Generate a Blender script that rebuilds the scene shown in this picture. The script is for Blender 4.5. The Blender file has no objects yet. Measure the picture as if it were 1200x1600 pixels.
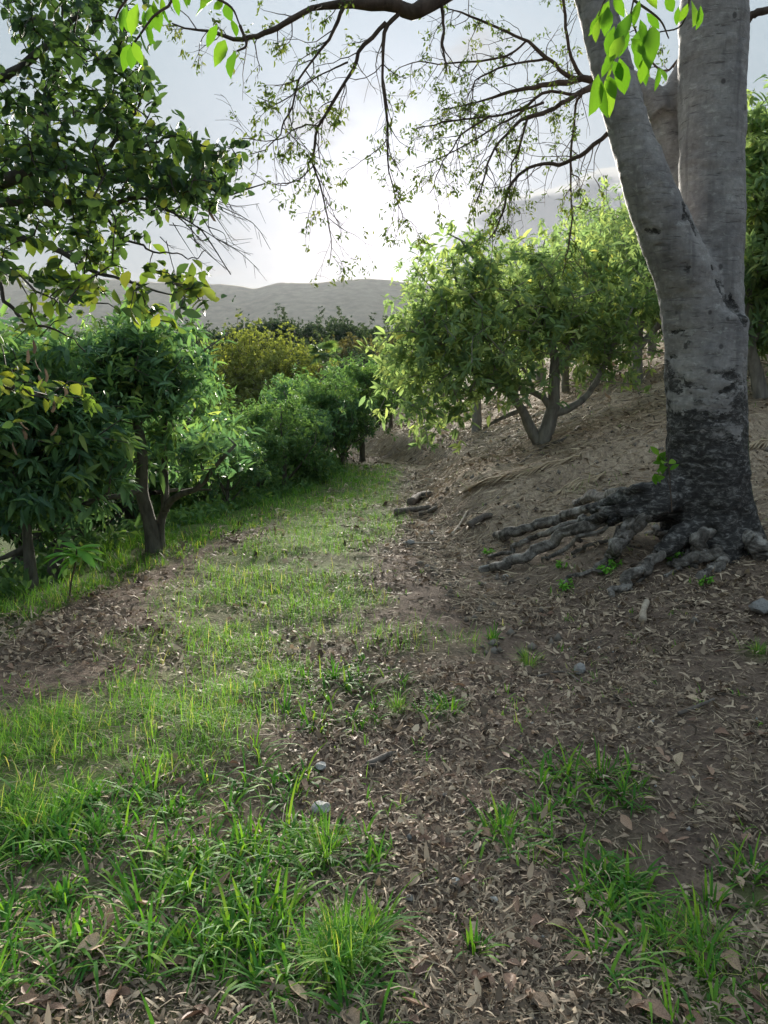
import bpy, math, random
import numpy as np
from mathutils import Vector, Matrix

random.seed(7)
rng = np.random.default_rng(11)
scene = bpy.context.scene
COL = scene.collection

# ------------------------------------------------------------------ camera
PITCH = math.atan(180 / 1155.0)
CAM_H = 1.60
cam_data = bpy.data.cameras.new("camera")
cam_data.sensor_fit = 'VERTICAL'
cam_data.sensor_height = 36.0
cam_data.lens = 36.0 * 1155 / 1600
cam_data.clip_start = 0.05
cam_data.clip_end = 20000
cam = bpy.data.objects.new("camera", cam_data)
COL.objects.link(cam)
cam.location = (0, 0, CAM_H)
cam.rotation_euler = (math.pi / 2 - PITCH, 0, 0)
scene.camera = cam

# ------------------------------------------------------------------ view
scene.view_settings.view_transform = 'Standard'
scene.view_settings.look = 'None'
scene.view_settings.gamma = 1.0
scene.view_settings.use_curve_mapping = False
scene.view_settings.exposure = 2.92
scene.cycles.use_denoising = True
scene.cycles.max_bounces = 12
scene.cycles.diffuse_bounces = 7
scene.cycles.glossy_bounces = 2
scene.cycles.transmission_bounces = 8
scene.cycles.volume_bounces = 1
scene.cycles.sample_clamp_indirect = 4.0

# ------------------------------------------------------------------ sky and sun
SUN_EL, SUN_AZ = math.radians(12.0), math.radians(0.6)     # azimuth from +Y towards +X
SUN_DIR = Vector((math.sin(SUN_AZ) * math.cos(SUN_EL), math.cos(SUN_AZ) * math.cos(SUN_EL), math.sin(SUN_EL)))

world = bpy.data.worlds.new("World")
scene.world = world
world.use_nodes = True
wn, wl = world.node_tree.nodes, world.node_tree.links
wn.clear()


def N(nodes, typ, **kw):
    n = nodes.new(typ)
    for k, v in kw.items():
        setattr(n, k, v)
    return n


def mathn(nodes, links, op, a, b=None, c=None, clamp=False):
    n = nodes.new('ShaderNodeMath')
    n.operation = op
    n.use_clamp = clamp
    for i, v in enumerate((a, b, c)):
        if v is None:
            continue
        if isinstance(v, (int, float)):
            n.inputs[i].default_value = v
        else:
            links.new(v, n.inputs[i])
    return n.outputs[0]


def smooth(nodes, links, v, a, b, lo=0.0, hi=1.0):
    n = nodes.new('ShaderNodeMapRange')
    n.interpolation_type = 'SMOOTHSTEP'
    links.new(v, n.inputs['Value'])
    n.inputs['From Min'].default_value = a
    n.inputs['From Max'].default_value = b
    n.inputs['To Min'].default_value = lo
    n.inputs['To Max'].default_value = hi
    return n.outputs[0]


def mixc(nodes, links, fac, a, b, blend='MIX'):
    n = nodes.new('ShaderNodeMix')
    n.data_type = 'RGBA'
    n.blend_type = blend
    for sock, v in ((n.inputs[0], fac), (n.inputs[6], a), (n.inputs[7], b)):
        if isinstance(v, (int, float)):
            sock.default_value = v
        elif isinstance(v, tuple):
            sock.default_value = (*v, 1) if len(v) == 3 else v
        else:
            links.new(v, sock)
    return n.outputs[2]


def build_world():
    M = lambda op, a, b=None, c=None, clamp=False: mathn(wn, wl, op, a, b, c, clamp)
    S = lambda v, a, b, lo=0.0, hi=1.0: smooth(wn, wl, v, a, b, lo, hi)
    out = N(wn, 'ShaderNodeOutputWorld')
    bg = N(wn, 'ShaderNodeBackground')
    wl.new(bg.outputs[0], out.inputs[0])
    sky = N(wn, 'ShaderNodeTexSky', sky_type='NISHITA', sun_disc=False)
    sky.sun_elevation = SUN_EL
    sky.sun_rotation = SUN_AZ
    sky.altitude = 100
    sky.air_density = 1.0
    sky.dust_density = 1.2
    sky.ozone_density = 1.5
    tc = N(wn, 'ShaderNodeTexCoord')
    nrm = N(wn, 'ShaderNodeVectorMath', operation='NORMALIZE')
    wl.new(tc.outputs['Generated'], nrm.inputs[0])
    d = nrm.outputs[0]
    sep = N(wn, 'ShaderNodeSeparateXYZ')
    wl.new(d, sep.inputs[0])
    x, y, z = sep.outputs
    el = M('ARCSINE', z)
    az = M('ARCTAN2', x, y)
    # cloud layer seen in perspective: project the direction onto a flat ceiling
    zz = M('ADD', M('MAXIMUM', z, 0.0), 0.12)
    comb = N(wn, 'ShaderNodeCombineXYZ')
    wl.new(M('DIVIDE', x, zz), comb.inputs[0])
    wl.new(M('DIVIDE', y, zz), comb.inputs[1])
    n1 = N(wn, 'ShaderNodeTexNoise')
    n1.inputs['Scale'].default_value = 0.9
    n1.inputs['Detail'].default_value = 8
    n1.inputs['Roughness'].default_value = 0.55
    n1.inputs['Distortion'].default_value = 0.3
    wl.new(comb.outputs[0], n1.inputs['Vector'])
    n2 = N(wn, 'ShaderNodeTexNoise')
    n2.inputs['Scale'].default_value = 3.2
    n2.inputs['Detail'].default_value = 7
    wl.new(comb.outputs[0], n2.inputs['Vector'])
    # closeness to the sun: cosine of the angle
    dot = N(wn, 'ShaderNodeVectorMath', operation='DOT_PRODUCT')
    wl.new(d, dot.inputs[0])
    dot.inputs[1].default_value = SUN_DIR
    ang = M('ARCCOSINE', M('MINIMUM', dot.outputs['Value'], 1.0))
    glow1 = M('EXPONENT', M('MULTIPLY', ang, -8.0))
    glow2 = M('EXPONENT', M('MULTIPLY', ang, -2.2))
    # thin veil of high cloud: its own grey white plus forward scattered sun
    veil_mask = S(n1.outputs['Fac'], 0.34, 0.70, 0.975, 0.995)
    veil_col = N(wn, 'ShaderNodeCombineColor')
    lum = M('ADD', M('ADD', M('MULTIPLY', glow1, VEIL_G1), M('MULTIPLY', glow2, VEIL_G2)), M('MULTIPLY', M('ADD', M('MULTIPLY', M('MAXIMUM', z, 0.0), 4.5), 1.0), VEIL_BASE))   # overcast: zenith brighter than the horizon
    wl.new(M('ADD', M('MULTIPLY', lum, 0.80), M('MULTIPLY', glow1, VEIL_G1 * 0.30)), veil_col.inputs[0])
    wl.new(M('MULTIPLY', lum, 1.02), veil_col.inputs[1])
    wl.new(M('MULTIPLY', lum, 1.17), veil_col.inputs[2])
    c = mixc(wn, wl, veil_mask, sky.outputs[0], veil_col.outputs[0])
    # puffy brighter clouds where the second noise is high
    puff = M('MULTIPLY', S(n2.outputs['Fac'], 0.53, 0.66), S(n1.outputs['Fac'], 0.44, 0.58))
    puff_l = M('ADD', M('MULTIPLY', glow2, VEIL_G2 * 1.2), VEIL_BASE * 3.6)
    puff_col = N(wn, 'ShaderNodeCombineColor')
    wl.new(M('MULTIPLY', puff_l, 1.03), puff_col.inputs[0])
    wl.new(M('MULTIPLY', puff_l, 0.99), puff_col.inputs[1])
    wl.new(M('MULTIPLY', puff_l, 0.98), puff_col.inputs[2])
    c = mixc(wn, wl, M('MULTIPLY', puff, 0.6), c, puff_col.outputs[0])
    # the one heavy cloud bank standing above the hillside
    nz = M('MULTIPLY', M('SUBTRACT', n2.outputs['Fac'], 0.5), 0.16)
    ex = M('DIVIDE', M('SUBTRACT', az, 0.30), 0.30)
    top = M('ADD', M('MULTIPLY', M('MULTIPLY', ex, ex), -0.09), 0.272)
    above = M('SUBTRACT', M('ADD', top, nz), el)               # >0 inside
    width = S(M('ABSOLUTE', M('ADD', ex, nz)), 0.45, 1.0, 1.0, 0.0)
    inside = M('MULTIPLY', S(above, -0.004, 0.035), width)
    rim = M('MULTIPLY', M('MULTIPLY', S(above, -0.002, 0.008), S(above, 0.010, 0.030, 1.0, 0.0)), width)
    bank_col = N(wn, 'ShaderNodeCombineColor')
    bl = M('ADD', M('MULTIPLY', glow1, VEIL_G1 * 0.04), BANK_L)
    wl.new(M('MULTIPLY', bl, 0.92), bank_col.inputs[0])
    wl.new(M('MULTIPLY', bl, 1.0), bank_col.inputs[1])
    wl.new(M('MULTIPLY', bl, 1.13), bank_col.inputs[2])
    c = mixc(wn, wl, M('MULTIPLY', inside, 0.95), c, bank_col.outputs[0])
    c = mixc(wn, wl, M('MULTIPLY', rim, 0.7), c, (RIM_L, RIM_L * 0.97, RIM_L * 0.90))
    wl.new(c, bg.inputs['Color'])
    bg.inputs['Strength'].default_value = SKY_STR


SKY_STR = 0.05
VEIL_BASE = 0.42
VEIL_G1, VEIL_G2 = 2.9, 0.06
BANK_L = 0.62
RIM_L = 2.4
build_world()

sun_data = bpy.data.lights.new("sun", 'SUN')
sun_data.energy = 3.2
sun_data.angle = math.radians(18)
sun_data.color = (1.0, 0.93, 0.82)
sun = bpy.data.objects.new("sun", sun_data)
COL.objects.link(sun)
sun.rotation_euler = SUN_DIR.to_track_quat('Z', 'Y').to_euler()

# ------------------------------------------------------------------ pixel helpers (1200 x 1600 photo)
CP, SP = math.cos(PITCH), math.sin(PITCH)


def ray(px, py):
    a = (px - 600) / 1155.0
    b = (800 - py) / 1155.0
    return np.array((a, CP + b * SP, -SP + b * CP))


def P(px, py, Y):
    """World point on the sight line of a photo pixel at forward distance Y."""
    r = ray(px, py)
    return np.array((0, 0, CAM_H)) + r * (Y / r[1])


def M_PX(Y):
    return Y / 1155.0


# ------------------------------------------------------------------ noise
def _hash(ix, iy, iz, seed):
    h = (ix.astype(np.int64) * 374761393 + iy.astype(np.int64) * 668265263 + iz.astype(np.int64) * 2147483647 + seed * 974711) & 0x7fffffff
    h = ((h ^ (h >> 13)) * 1274126177) & 0x7fffffff
    h = ((h ^ (h >> 16)) * 668265263) & 0x7fffffff
    return (h & 0xffffff) / float(0xffffff)


def vnoise(x, y, z=None, seed=0):
    x = np.asarray(x, float); y = np.asarray(y, float)
    z = np.zeros_like(x) if z is None else np.asarray(z, float)
    x0, y0, z0 = np.floor(x), np.floor(y), np.floor(z)
    fx, fy, fz = x - x0, y - y0, z - z0
    fx = fx * fx * (3 - 2 * fx); fy = fy * fy * (3 - 2 * fy); fz = fz * fz * (3 - 2 * fz)
    r = 0
    for dx in (0, 1):
        for dy in (0, 1):
            for dz in (0, 1):
                w = (fx if dx else 1 - fx) * (fy if dy else 1 - fy) * (fz if dz else 1 - fz)
                r = r + w * _hash(x0 + dx, y0 + dy, z0 + dz, seed)
    return r * 2 - 1


def fbm(x, y, z=None, octv=4, seed=0, rough=0.5):
    r, a, f = 0, 1.0, 1.0
    for o in range(octv):
        r = r + a * vnoise(np.asarray(x) * f, np.asarray(y) * f, None if z is None else np.asarray(z) * f, seed + o * 17)
        a *= rough; f *= 2.03
    return r


def sstep(v, a, b):
    t = np.clip((np.asarray(v, float) - a) / (b - a), 0, 1)
    return t * t * (3 - 2 * t)


# ------------------------------------------------------------------ terrain
EY = [-20, 2, 5.3, 7.6, 10.9, 14.9, 18, 24, 32, 60]
EX = [-3.4, -3.1, -2.9, -2.5, -1.66, -0.65, -0.75, -2.6, -6.5, -20]
TY = [-20, 0, 3, 5.5, 7.2, 10.3, 13, 15.5, 18, 24, 32, 60]
TX = [1.3, 1.3, 1.2, 0.95, 0.70, 0.50, 0.62, 0.85, 0.55, -1.0, -4.8, -17]


def edge_x(y):
    return np.interp(y, EY, EX)


def toe_x(y):
    return np.interp(y, TY, TX)


def height(x, y, detail=True):
    x = np.asarray(x, float); y = np.asarray(y, float)
    z = 0.02 * np.sin(y * 0.9) - 0.010 * np.clip(y - 15, 0, 30)
    # bank and hillside to the right of the path
    d = x - toe_x(y)
    s = np.interp(y, [-10, 1, 3.5, 5.8, 9, 12, 18, 60], [0.05, 0.05, 0.09, 0.19, 0.30, 0.345, 0.38, 0.40])
    dp = np.clip(d, 0, None)
    far = 26 * (1 - np.exp(-dp / 26.0))
    z = z + s * far * sstep(d, -0.6, 0.8)
    bank = sstep(y, 6.8, 9.5) * 0.34 * sstep(d, -0.1, 0.75)
    z = z + bank
    # drop to the left of the grass edge
    e = edge_x(y) - x
    ep = np.clip(e, 0, None)
    z = z - 0.42 * np.minimum(ep, 5) * sstep(ep, 0, 1.6) - 0.20 * np.clip(ep - 5, 0, 22)
    # valley further out, rising to a wooded ridge
    vf = -7.5 + 0.025 * np.clip(y - 40, 0, 110) + 9.0 * np.exp(-((y - 165) / 45.0) ** 2) - 6 * sstep(y, 220, 500)
    vf = vf + 0.6 * fbm(x * 0.03, y * 0.03, seed=5)
    w = sstep(y, 34, 75)
    rgt = sstep(x, 14, 34)
    z = z * (1 - w * (1 - 0.75 * rgt)) + vf * w * (1 - 0.75 * rgt)
    # small mound that carries the big tree
    m = np.exp(-(((x - 2.3) / 0.95) ** 2 + ((y - 6.1) / 0.7) ** 2))
    z = z + 0.05 * m + 0.17 * np.exp(-(((x - 1.95) / 0.55) ** 2 + ((y - 6.05) / 0.38) ** 2))
    if detail:
        r = np.hypot(x, y)
        k = np.exp(-r / 40.0)
        z = z + k * (0.045 * fbm(x * 0.9, y * 0.9, seed=1, octv=3) + 0.016 * fbm(x * 4.5, y * 4.5, seed=2, octv=3))
        bk = sstep(d, -0.2, 0.3) * sstep(y, 6, 9) * np.exp(-np.clip(y - 20, 0, None) / 10)
        z = z + bk * 0.05 * fbm(x * 2.6, y * 2.6, seed=3, octv=3)
    return z


def hz(x, y):
    return float(height(np.array([x]), np.array([y]))[0])


CAMZ = CAM_H
_t = np.concatenate([np.arange(1.2, 30, 0.02), np.arange(30, 400, 0.3)])


def hit(px, py):
    """Where the sight line of a photo pixel meets the ground."""
    r = ray(px, py)
    pts = np.array((0, 0, CAM_H)) + _t[:, None] * r
    below = pts[:, 2] < height(pts[:, 0], pts[:, 1])
    i = int(np.argmax(below)) if below.any() else len(_t) - 1
    return pts[i]


# ------------------------------------------------------------------ mesh helpers
def new_mesh(name, V, F, rnd=None, smooth=True):
    """V (n,3); F list of index arrays (m,k). rnd: per vertex float stored as attribute 'rnd'."""
    me = bpy.data.meshes.new(name)
    V = np.asarray(V, np.float32)
    me.vertices.add(len(V))
    me.vertices.foreach_set('co', V.ravel())
    F = [np.asarray(f, np.int32) for f in F if len(f)]
    nl = sum(f.size for f in F)
    npoly = sum(len(f) for f in F)
    me.loops.add(nl)
    me.polygons.add(npoly)
    me.loops.foreach_set('vertex_index', np.concatenate([f.ravel() for f in F]))
    tot = np.concatenate([np.full(len(f), f.shape[1], np.int32) for f in F])
    start = np.concatenate([[0], np.cumsum(tot)[:-1]]).astype(np.int32)
    me.polygons.foreach_set('loop_start', start)
    me.polygons.foreach_set('loop_total', tot)
    if smooth:
        me.polygons.foreach_set('use_smooth', np.ones(npoly, bool))
    me.update(calc_edges=True)
    if rnd is not None:
        a = me.attributes.new('rnd', 'FLOAT', 'POINT')
        a.data.foreach_set('value', np.asarray(rnd, np.float32))
    return me


def link(name, me, mat=None, parent=None, kind=None):
    o = bpy.data.objects.new(name, me)
    COL.objects.link(o)
    if mat is not None and me is not None and len(me.materials) == 0:
        me.materials.append(mat)
    if parent is not None:
        o.parent = parent
    if kind:
        o['kind'] = kind
    return o


def tag(o, label, cat, group=None, kind=None):
    if label:
        o['label'] = label
    if cat:
        o['category'] = cat
    if group:
        o['group'] = group
    if kind:
        o['kind'] = kind
    return o


def thing(name, label, cat, loc=(0, 0, 0), group=None):
    o = bpy.data.objects.new(name, None)
    o.empty_display_size = 0.2
    COL.objects.link(o)
    o.location = loc
    return tag(o, label, cat, group)


def copy_tree(root, loc, rotz, scale, label, group=None, cat=None):
    r = root.copy()
    COL.objects.link(r)
    r.location = loc
    r.rotation_euler = (0, 0, rotz)
    r.scale = (scale, scale, scale) if isinstance(scale, (int, float)) else scale
    r['label'] = label
    if group:
        r['group'] = group
    for ch in list(root.children):
        c = ch.copy()
        COL.objects.link(c)
        c.parent = r
        for g in list(ch.children):
            d = g.copy()
            COL.objects.link(d)
            d.parent = c
    return r


class Geo:
    """Collects vertices and faces of many pieces of one mesh."""
    def __init__(self):
        self.V, self.F, self.R, self.n = [], {}, [], 0

    def add(self, V, Fs, rnd=None):
        V = np.asarray(V, float).reshape(-1, 3)
        for f in Fs:
            f = np.asarray(f, np.int64)
            if len(f):
                self.F.setdefault(f.shape[1], []).append(f + self.n)
        self.V.append(V)
        self.R.append(np.full(len(V), 0.5) if rnd is None else np.broadcast_to(np.asarray(rnd, float), (len(V),)))
        self.n += len(V)

    def mesh(self, name, smooth=True):
        return new_mesh(name, np.concatenate(self.V), [np.concatenate(v) for v in self.F.values()], np.concatenate(self.R), smooth)


def unit(v):
    v = np.asarray(v, float)
    return v / np.maximum(np.linalg.norm(v, axis=-1, keepdims=True), 1e-9)


# leaf templates: (t along, s across, u up) with faces
def tpl_leaf(prof, fold=0.12):
    """prof: list of (t, half width). A folded blade with a midrib, 2 rows of quads."""
    pts, faces3, faces4 = [(0, 0, 0)], [], []
    rows = []
    for t, w in prof:
        i = len(pts)
        pts += [(t, -w, fold * w), (t, 0, 0), (t, w, fold * w)]
        rows.append(i)
    tip = len(pts)
    pts.append((1, 0, 0))
    r = rows[0]
    faces3 += [(0, r + 1, r), (0, r + 2, r + 1)]
    for a, b in zip(rows, rows[1:]):
        faces4 += [(a, a + 1, b + 1, b), (a + 1, a + 2, b + 2, b + 1)]
    r = rows[-1]
    faces3 += [(r, r + 1, tip), (r + 1, r + 2, tip)]
    return np.array(pts, float), [np.array(faces3), np.array(faces4).reshape(-1, 4)]


LANCE = tpl_leaf([(0.3, 0.42), (0.68, 0.36)], 0.5)
OVATE = tpl_leaf([(0.22, 0.40), (0.6, 0.5), (0.86, 0.28)], 0.35)
ELLIP = tpl_leaf([(0.12, 0.16), (0.33, 0.43), (0.6, 0.47), (0.82, 0.28), (0.93, 0.10)], 0.3)
SIMPLE = (np.array([(0, 0, 0), (0.45, -0.5, 0.16), (1, 0, 0), (0.45, 0.5, 0.16)], float), [np.array([(0, 2, 1), (0, 3, 2)])])


def leaves(geo, pos, D, U, L, W, tpl, curl=0.25, rnd=None, twist=0.0):
    pts, Fs = tpl
    n = len(pos)
    if n == 0:
        return
    D = unit(D)
    S = unit(np.cross(D, U) + 1e-6)
    Nn = np.cross(S, D)
    L = np.broadcast_to(np.asarray(L, float), (n,)); W = np.broadcast_to(np.asarray(W, float), (n,))
    c = np.broadcast_to(np.asarray(curl, float), (n,))
    t, s, u = pts[:, 0], pts[:, 1], pts[:, 2]
    V = (pos[:, None, :] + D[:, None, :] * (t[None, :] * L[:, None])[:, :, None]
         + S[:, None, :] * (s[None, :] * W[:, None])[:, :, None]
         + Nn[:, None, :] * (u[None, :] * W[:, None] - c[:, None] * (t[None, :] ** 2) * L[:, None])[:, :, None])
    k = len(pts)
    off = (np.arange(n) * k)[:, None, None]
    rnd = rng.random(n) if rnd is None else rnd
    geo.add(V.reshape(-1, 3), [(f[None] + off).reshape(-1, f.shape[1]) for f in Fs], np.repeat(rnd, k))


def tube(geo, pts, rad, sides=6, rnd=0.5, cap=True, wob=0.0, seed=0, grain=0.0):
    pts = np.asarray(pts, float)
    m = len(pts)
    rad = np.broadcast_to(np.asarray(rad, float), (m,))
    T = unit(np.gradient(pts, axis=0))
    ref = np.array((0.0, 0.0, 1.0)) if abs(T[0][2]) < 0.9 else np.array((1.0, 0, 0))
    Nn = np.zeros((m, 3))
    n = unit(np.cross(T[0], ref))
    for i in range(m):
        n = unit(n - T[i] * np.dot(n, T[i]))
        Nn[i] = n
    B = np.cross(T, Nn)
    a = np.linspace(0, 2 * math.pi, sides, endpoint=False)
    ring = Nn[:, None, :] * np.cos(a)[None, :, None] + B[:, None, :] * np.sin(a)[None, :, None]
    R = rad[:, None] * np.ones(sides)[None]
    V = pts[:, None, :] + ring * R[:, :, None]
    if wob:
        nv = fbm(V[..., 0] * 9, V[..., 1] * 9, V[..., 2] * 9, octv=3, seed=seed)
        V = V + ring * (R * wob * nv)[:, :, None]
    if grain:                            # ridges that run along the limb
        s = np.concatenate([[0], np.cumsum(np.linalg.norm(np.diff(pts, axis=0), axis=1))])[:, None]
        nv = fbm(np.cos(a)[None] * 2.2 + 0 * s, np.sin(a)[None] * 2.2 + 0 * s, s * 2.6 + 0 * a[None], octv=3, seed=seed + 9)
        V = V + ring * (R * grain * nv)[:, :, None]
    i = np.arange(m - 1)[:, None] * sides
    j = np.arange(sides)[None, :]
    j2 = (j + 1) % sides
    F = np.stack([i + j, i + j2, i + sides + j2, i + sides + j], -1).reshape(-1, 4)
    V = V.reshape(-1, 3)
    Fs = [F]
    if cap:
        V = np.concatenate([V, pts[-1:] + T[-1:] * rad[-1] * 0.6])
        q = (m - 1) * sides
        Fs.append(np.array([(q + k, q + (k + 1) % sides, m * sides) for k in range(sides)]))
    geo.add(V, Fs, rnd)


def spline(pts, n):
    """Catmull-Rom through pts, n samples."""
    pts = np.asarray(pts, float)
    if len(pts) == 2:
        return pts[0] + np.linspace(0, 1, n)[:, None] * (pts[1] - pts[0])
    p = np.concatenate([2 * pts[:1] - pts[1:2], pts, 2 * pts[-1:] - pts[-2:-1]])
    seg = np.linspace(0, len(pts) - 1 - 1e-6, n)
    i = seg.astype(int)
    t = (seg - i)[:, None]
    a, b, c, d = p[i], p[i + 1], p[i + 2], p[i + 3]
    return 0.5 * (2 * b + (c - a) * t + (2 * a - 5 * b + 4 * c - d) * t ** 2 + (3 * b - a - 3 * c + d) * t ** 3)


# ------------------------------------------------------------------ materials
def mat_new(name):
    m = bpy.data.materials.new(name)
    m.use_nodes = True
    nt = m.node_tree
    nt.nodes.clear()
    out = nt.nodes.new('ShaderNodeOutputMaterial')
    return m, nt.nodes, nt.links, out


def ramp(nodes, links, fac, stops, interp='LINEAR'):
    n = nodes.new('ShaderNodeValToRGB')
    cr = n.color_ramp
    cr.interpolation = interp
    while len(cr.elements) < len(stops):
        cr.elements.new(0.5)
    for e, (p, c) in zip(cr.elements, stops):
        e.position = p
        e.color = (*c, 1)
    links.new(fac, n.inputs[0])
    return n.outputs[0]


def leaf_mat(name, stops, trans=0.45, tint=(1.25, 1.25, 0.5), rough=0.62, spec=0.14, per_object=False, gain=1.9):
    m, nd, lk, out = mat_new(name)
    if per_object:
        oi = N(nd, 'ShaderNodeObjectInfo')
        fac = oi.outputs['Random']
    else:
        at = N(nd, 'ShaderNodeAttribute', attribute_name='rnd')
        fac = at.outputs['Fac']
    # a blade reflects about half and passes about half: the two lobes share this colour
    base = ramp(nd, lk, fac, [(p, tuple(min(0.62, c * gain) for c in col)) for p, col in stops])
    b = N(nd, 'ShaderNodeBsdfPrincipled')
    b.inputs['Roughness'].default_value = rough
    b.inputs['Specular IOR Level'].default_value = spec
    lk.new(base, b.inputs['Base Color'])
    t = N(nd, 'ShaderNodeBsdfTranslucent')
    tc = mixc(nd, lk, 1.0, base, tint, 'MULTIPLY')
    lk.new(tc, t.inputs['Color'])
    mx = N(nd, 'ShaderNodeMixShader')
    mx.inputs[0].default_value = trans
    lk.new(b.outputs[0], mx.inputs[1])
    lk.new(t.outputs[0], mx.inputs[2])
    lk.new(mx.outputs[0], out.inputs[0])
    return m


def noise_n(nodes, links, vec, scale, detail=5, rough=0.55, dist=0.0):
    n = nodes.new('ShaderNodeTexNoise')
    n.inputs['Scale'].default_value = scale
    n.inputs['Detail'].default_value = detail
    n.inputs['Roughness'].default_value = rough
    n.inputs['Distortion'].default_value = dist
    links.new(vec, n.inputs['Vector'])
    return n.outputs['Fac']


def scaled(nodes, links, vec, s):
    n = nodes.new('ShaderNodeVectorMath')
    n.operation = 'MULTIPLY'
    links.new(vec, n.inputs[0])
    n.inputs[1].default_value = s
    return n.outputs[0]


def bark_mat(name, c0, c1, scale=14, stretch=(1, 1, 0.35), lichen=None):
    m, nd, lk, out = mat_new(name)
    tc = N(nd, 'ShaderNodeTexCoord')
    v = scaled(nd, lk, tc.outputs['Object'], stretch)
    f = noise_n(nd, lk, v, scale, 7, 0.6, 0.4)
    col = ramp(nd, lk, f, [(0.3, c0), (0.7, c1)])
    if lichen:
        g = noise_n(nd, lk, tc.outputs['Object'], scale * 0.4, 5, 0.6)
        col = mixc(nd, lk, smooth(nd, lk, g, 0.55, 0.68), col, lichen)
    b = N(nd, 'ShaderNodeBsdfPrincipled')
    b.inputs['Roughness'].default_value = 0.85
    b.inputs['Specular IOR Level'].default_value = 0.2
    lk.new(col, b.inputs['Base Color'])
    bp = N(nd, 'ShaderNodeBump')
    bp.inputs['Strength'].default_value = 0.6
    bp.inputs['Distance'].default_value = 0.02
    lk.new(f, bp.inputs['Height'])
    lk.new(bp.outputs[0], b.inputs['Normal'])
    lk.new(b.outputs[0], out.inputs[0])
    return m


def simple_mat(name, stops, rough=0.8, per_object=True, trans=0.0, spec=0.25, noise=0):
    m, nd, lk, out = mat_new(name)
    if per_object:
        fac = N(nd, 'ShaderNodeObjectInfo').outputs['Random']
    else:
        fac = N(nd, 'ShaderNodeAttribute', attribute_name='rnd').outputs['Fac']
    col = ramp(nd, lk, fac, stops)
    if noise:
        tc = N(nd, 'ShaderNodeTexCoord')
        f = noise_n(nd, lk, tc.outputs['Object'], noise, 6, 0.65)
        dark = mixc(nd, lk, 1.0, col, (0.45, 0.42, 0.40), 'MULTIPLY')
        col = mixc(nd, lk, smooth(nd, lk, f, 0.42, 0.7), col, dark)
    b = N(nd, 'ShaderNodeBsdfPrincipled')
    b.inputs['Roughness'].default_value = rough
    b.inputs['Specular IOR Level'].default_value = spec
    lk.new(col, b.inputs['Base Color'])
    sh = b.outputs[0]
    if trans:
        t = N(nd, 'ShaderNodeBsdfTranslucent')
        lk.new(col, t.inputs['Color'])
        mx = N(nd, 'ShaderNodeMixShader')
        mx.inputs[0].default_value = trans
        lk.new(sh, mx.inputs[1]); lk.new(t.outputs[0], mx.inputs[2])
        sh = mx.outputs[0]
    lk.new(sh, out.inputs[0])
    return m


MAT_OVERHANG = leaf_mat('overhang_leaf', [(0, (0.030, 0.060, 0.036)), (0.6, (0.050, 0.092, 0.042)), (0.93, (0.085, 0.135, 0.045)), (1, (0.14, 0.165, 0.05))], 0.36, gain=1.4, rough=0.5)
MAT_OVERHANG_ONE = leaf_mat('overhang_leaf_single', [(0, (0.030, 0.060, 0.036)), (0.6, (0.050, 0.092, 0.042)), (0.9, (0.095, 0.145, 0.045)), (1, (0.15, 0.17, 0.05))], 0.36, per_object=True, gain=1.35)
MAT_YELLOWING_ONE = leaf_mat('yellowing_leaf', [(0, (0.07, 0.125, 0.035)), (0.7, (0.12, 0.165, 0.035)), (0.96, (0.17, 0.19, 0.04)), (1, (0.30, 0.26, 0.05))], 0.45, per_object=True, gain=1.3)
MAT_AVOCADO = leaf_mat('avocado_leaf', [(0, (0.032, 0.066, 0.042)), (0.45, (0.052, 0.100, 0.052)), (0.75, (0.085, 0.14, 0.050)), (0.9, (0.13, 0.18, 0.055)), (1, (0.20, 0.22, 0.07))], 0.40, gain=2.4, tint=(1.0, 1.06, 0.62), rough=0.52, spec=0.25)
MAT_ORCHARD = leaf_mat('orchard_leaf', [(0, (0.042, 0.085, 0.040)), (0.5, (0.068, 0.125, 0.050)), (0.9, (0.11, 0.175, 0.055)), (1, (0.20, 0.23, 0.07))], 0.42, tint=(1.05, 1.08, 0.6), gain=1.8)
MAT_HILL = leaf_mat('hillside_leaf', [(0, (0.060, 0.100, 0.058)), (0.5, (0.095, 0.140, 0.070)), (0.88, (0.145, 0.180, 0.075)), (1, (0.24, 0.235, 0.08))], 0.56, tint=(1.15, 1.12, 0.65), gain=2.4)
MAT_YELLOW_TREE = leaf_mat('yellow_green_leaf', [(0, (0.075, 0.094, 0.038)), (0.6, (0.120, 0.140, 0.050)), (1, (0.17, 0.185, 0.06))], 0.4, gain=2.0)
MAT_FOREST = leaf_mat('forest_leaf_hazed', [(0, (0.026, 0.044, 0.034)), (0.6, (0.040, 0.062, 0.045)), (1, (0.065, 0.085, 0.052))], 0.25, rough=0.7, spec=0.15)  # blue grey of distant haze is painted into this leaf colour
MAT_FOREST_BROWN = leaf_mat('forest_brown_leaf', [(0, (0.050, 0.052, 0.032)), (1, (0.095, 0.085, 0.050))], 0.25, rough=0.6)
MAT_CANOPY = leaf_mat('canopy_leaflet', [(0, (0.040, 0.070, 0.026)), (0.6, (0.070, 0.105, 0.032)), (1, (0.15, 0.165, 0.045))], 0.38, gain=1.2)
MAT_SPRAY_ONE = leaf_mat('fresh_leaf', [(0, (0.10, 0.26, 0.030)), (0.6, (0.15, 0.34, 0.035)), (1, (0.22, 0.40, 0.05))], 0.5, per_object=True, tint=(1.15, 1.15, 0.5), gain=0.85)
MAT_SAPLING_ONE = leaf_mat('sapling_leaf', [(0, (0.06, 0.16, 0.035)), (1, (0.12, 0.24, 0.05))], 0.4, per_object=True)
MAT_WEED = leaf_mat('weed_leaf', [(0, (0.06, 0.17, 0.03)), (1, (0.13, 0.28, 0.04))], 0.4)
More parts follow.
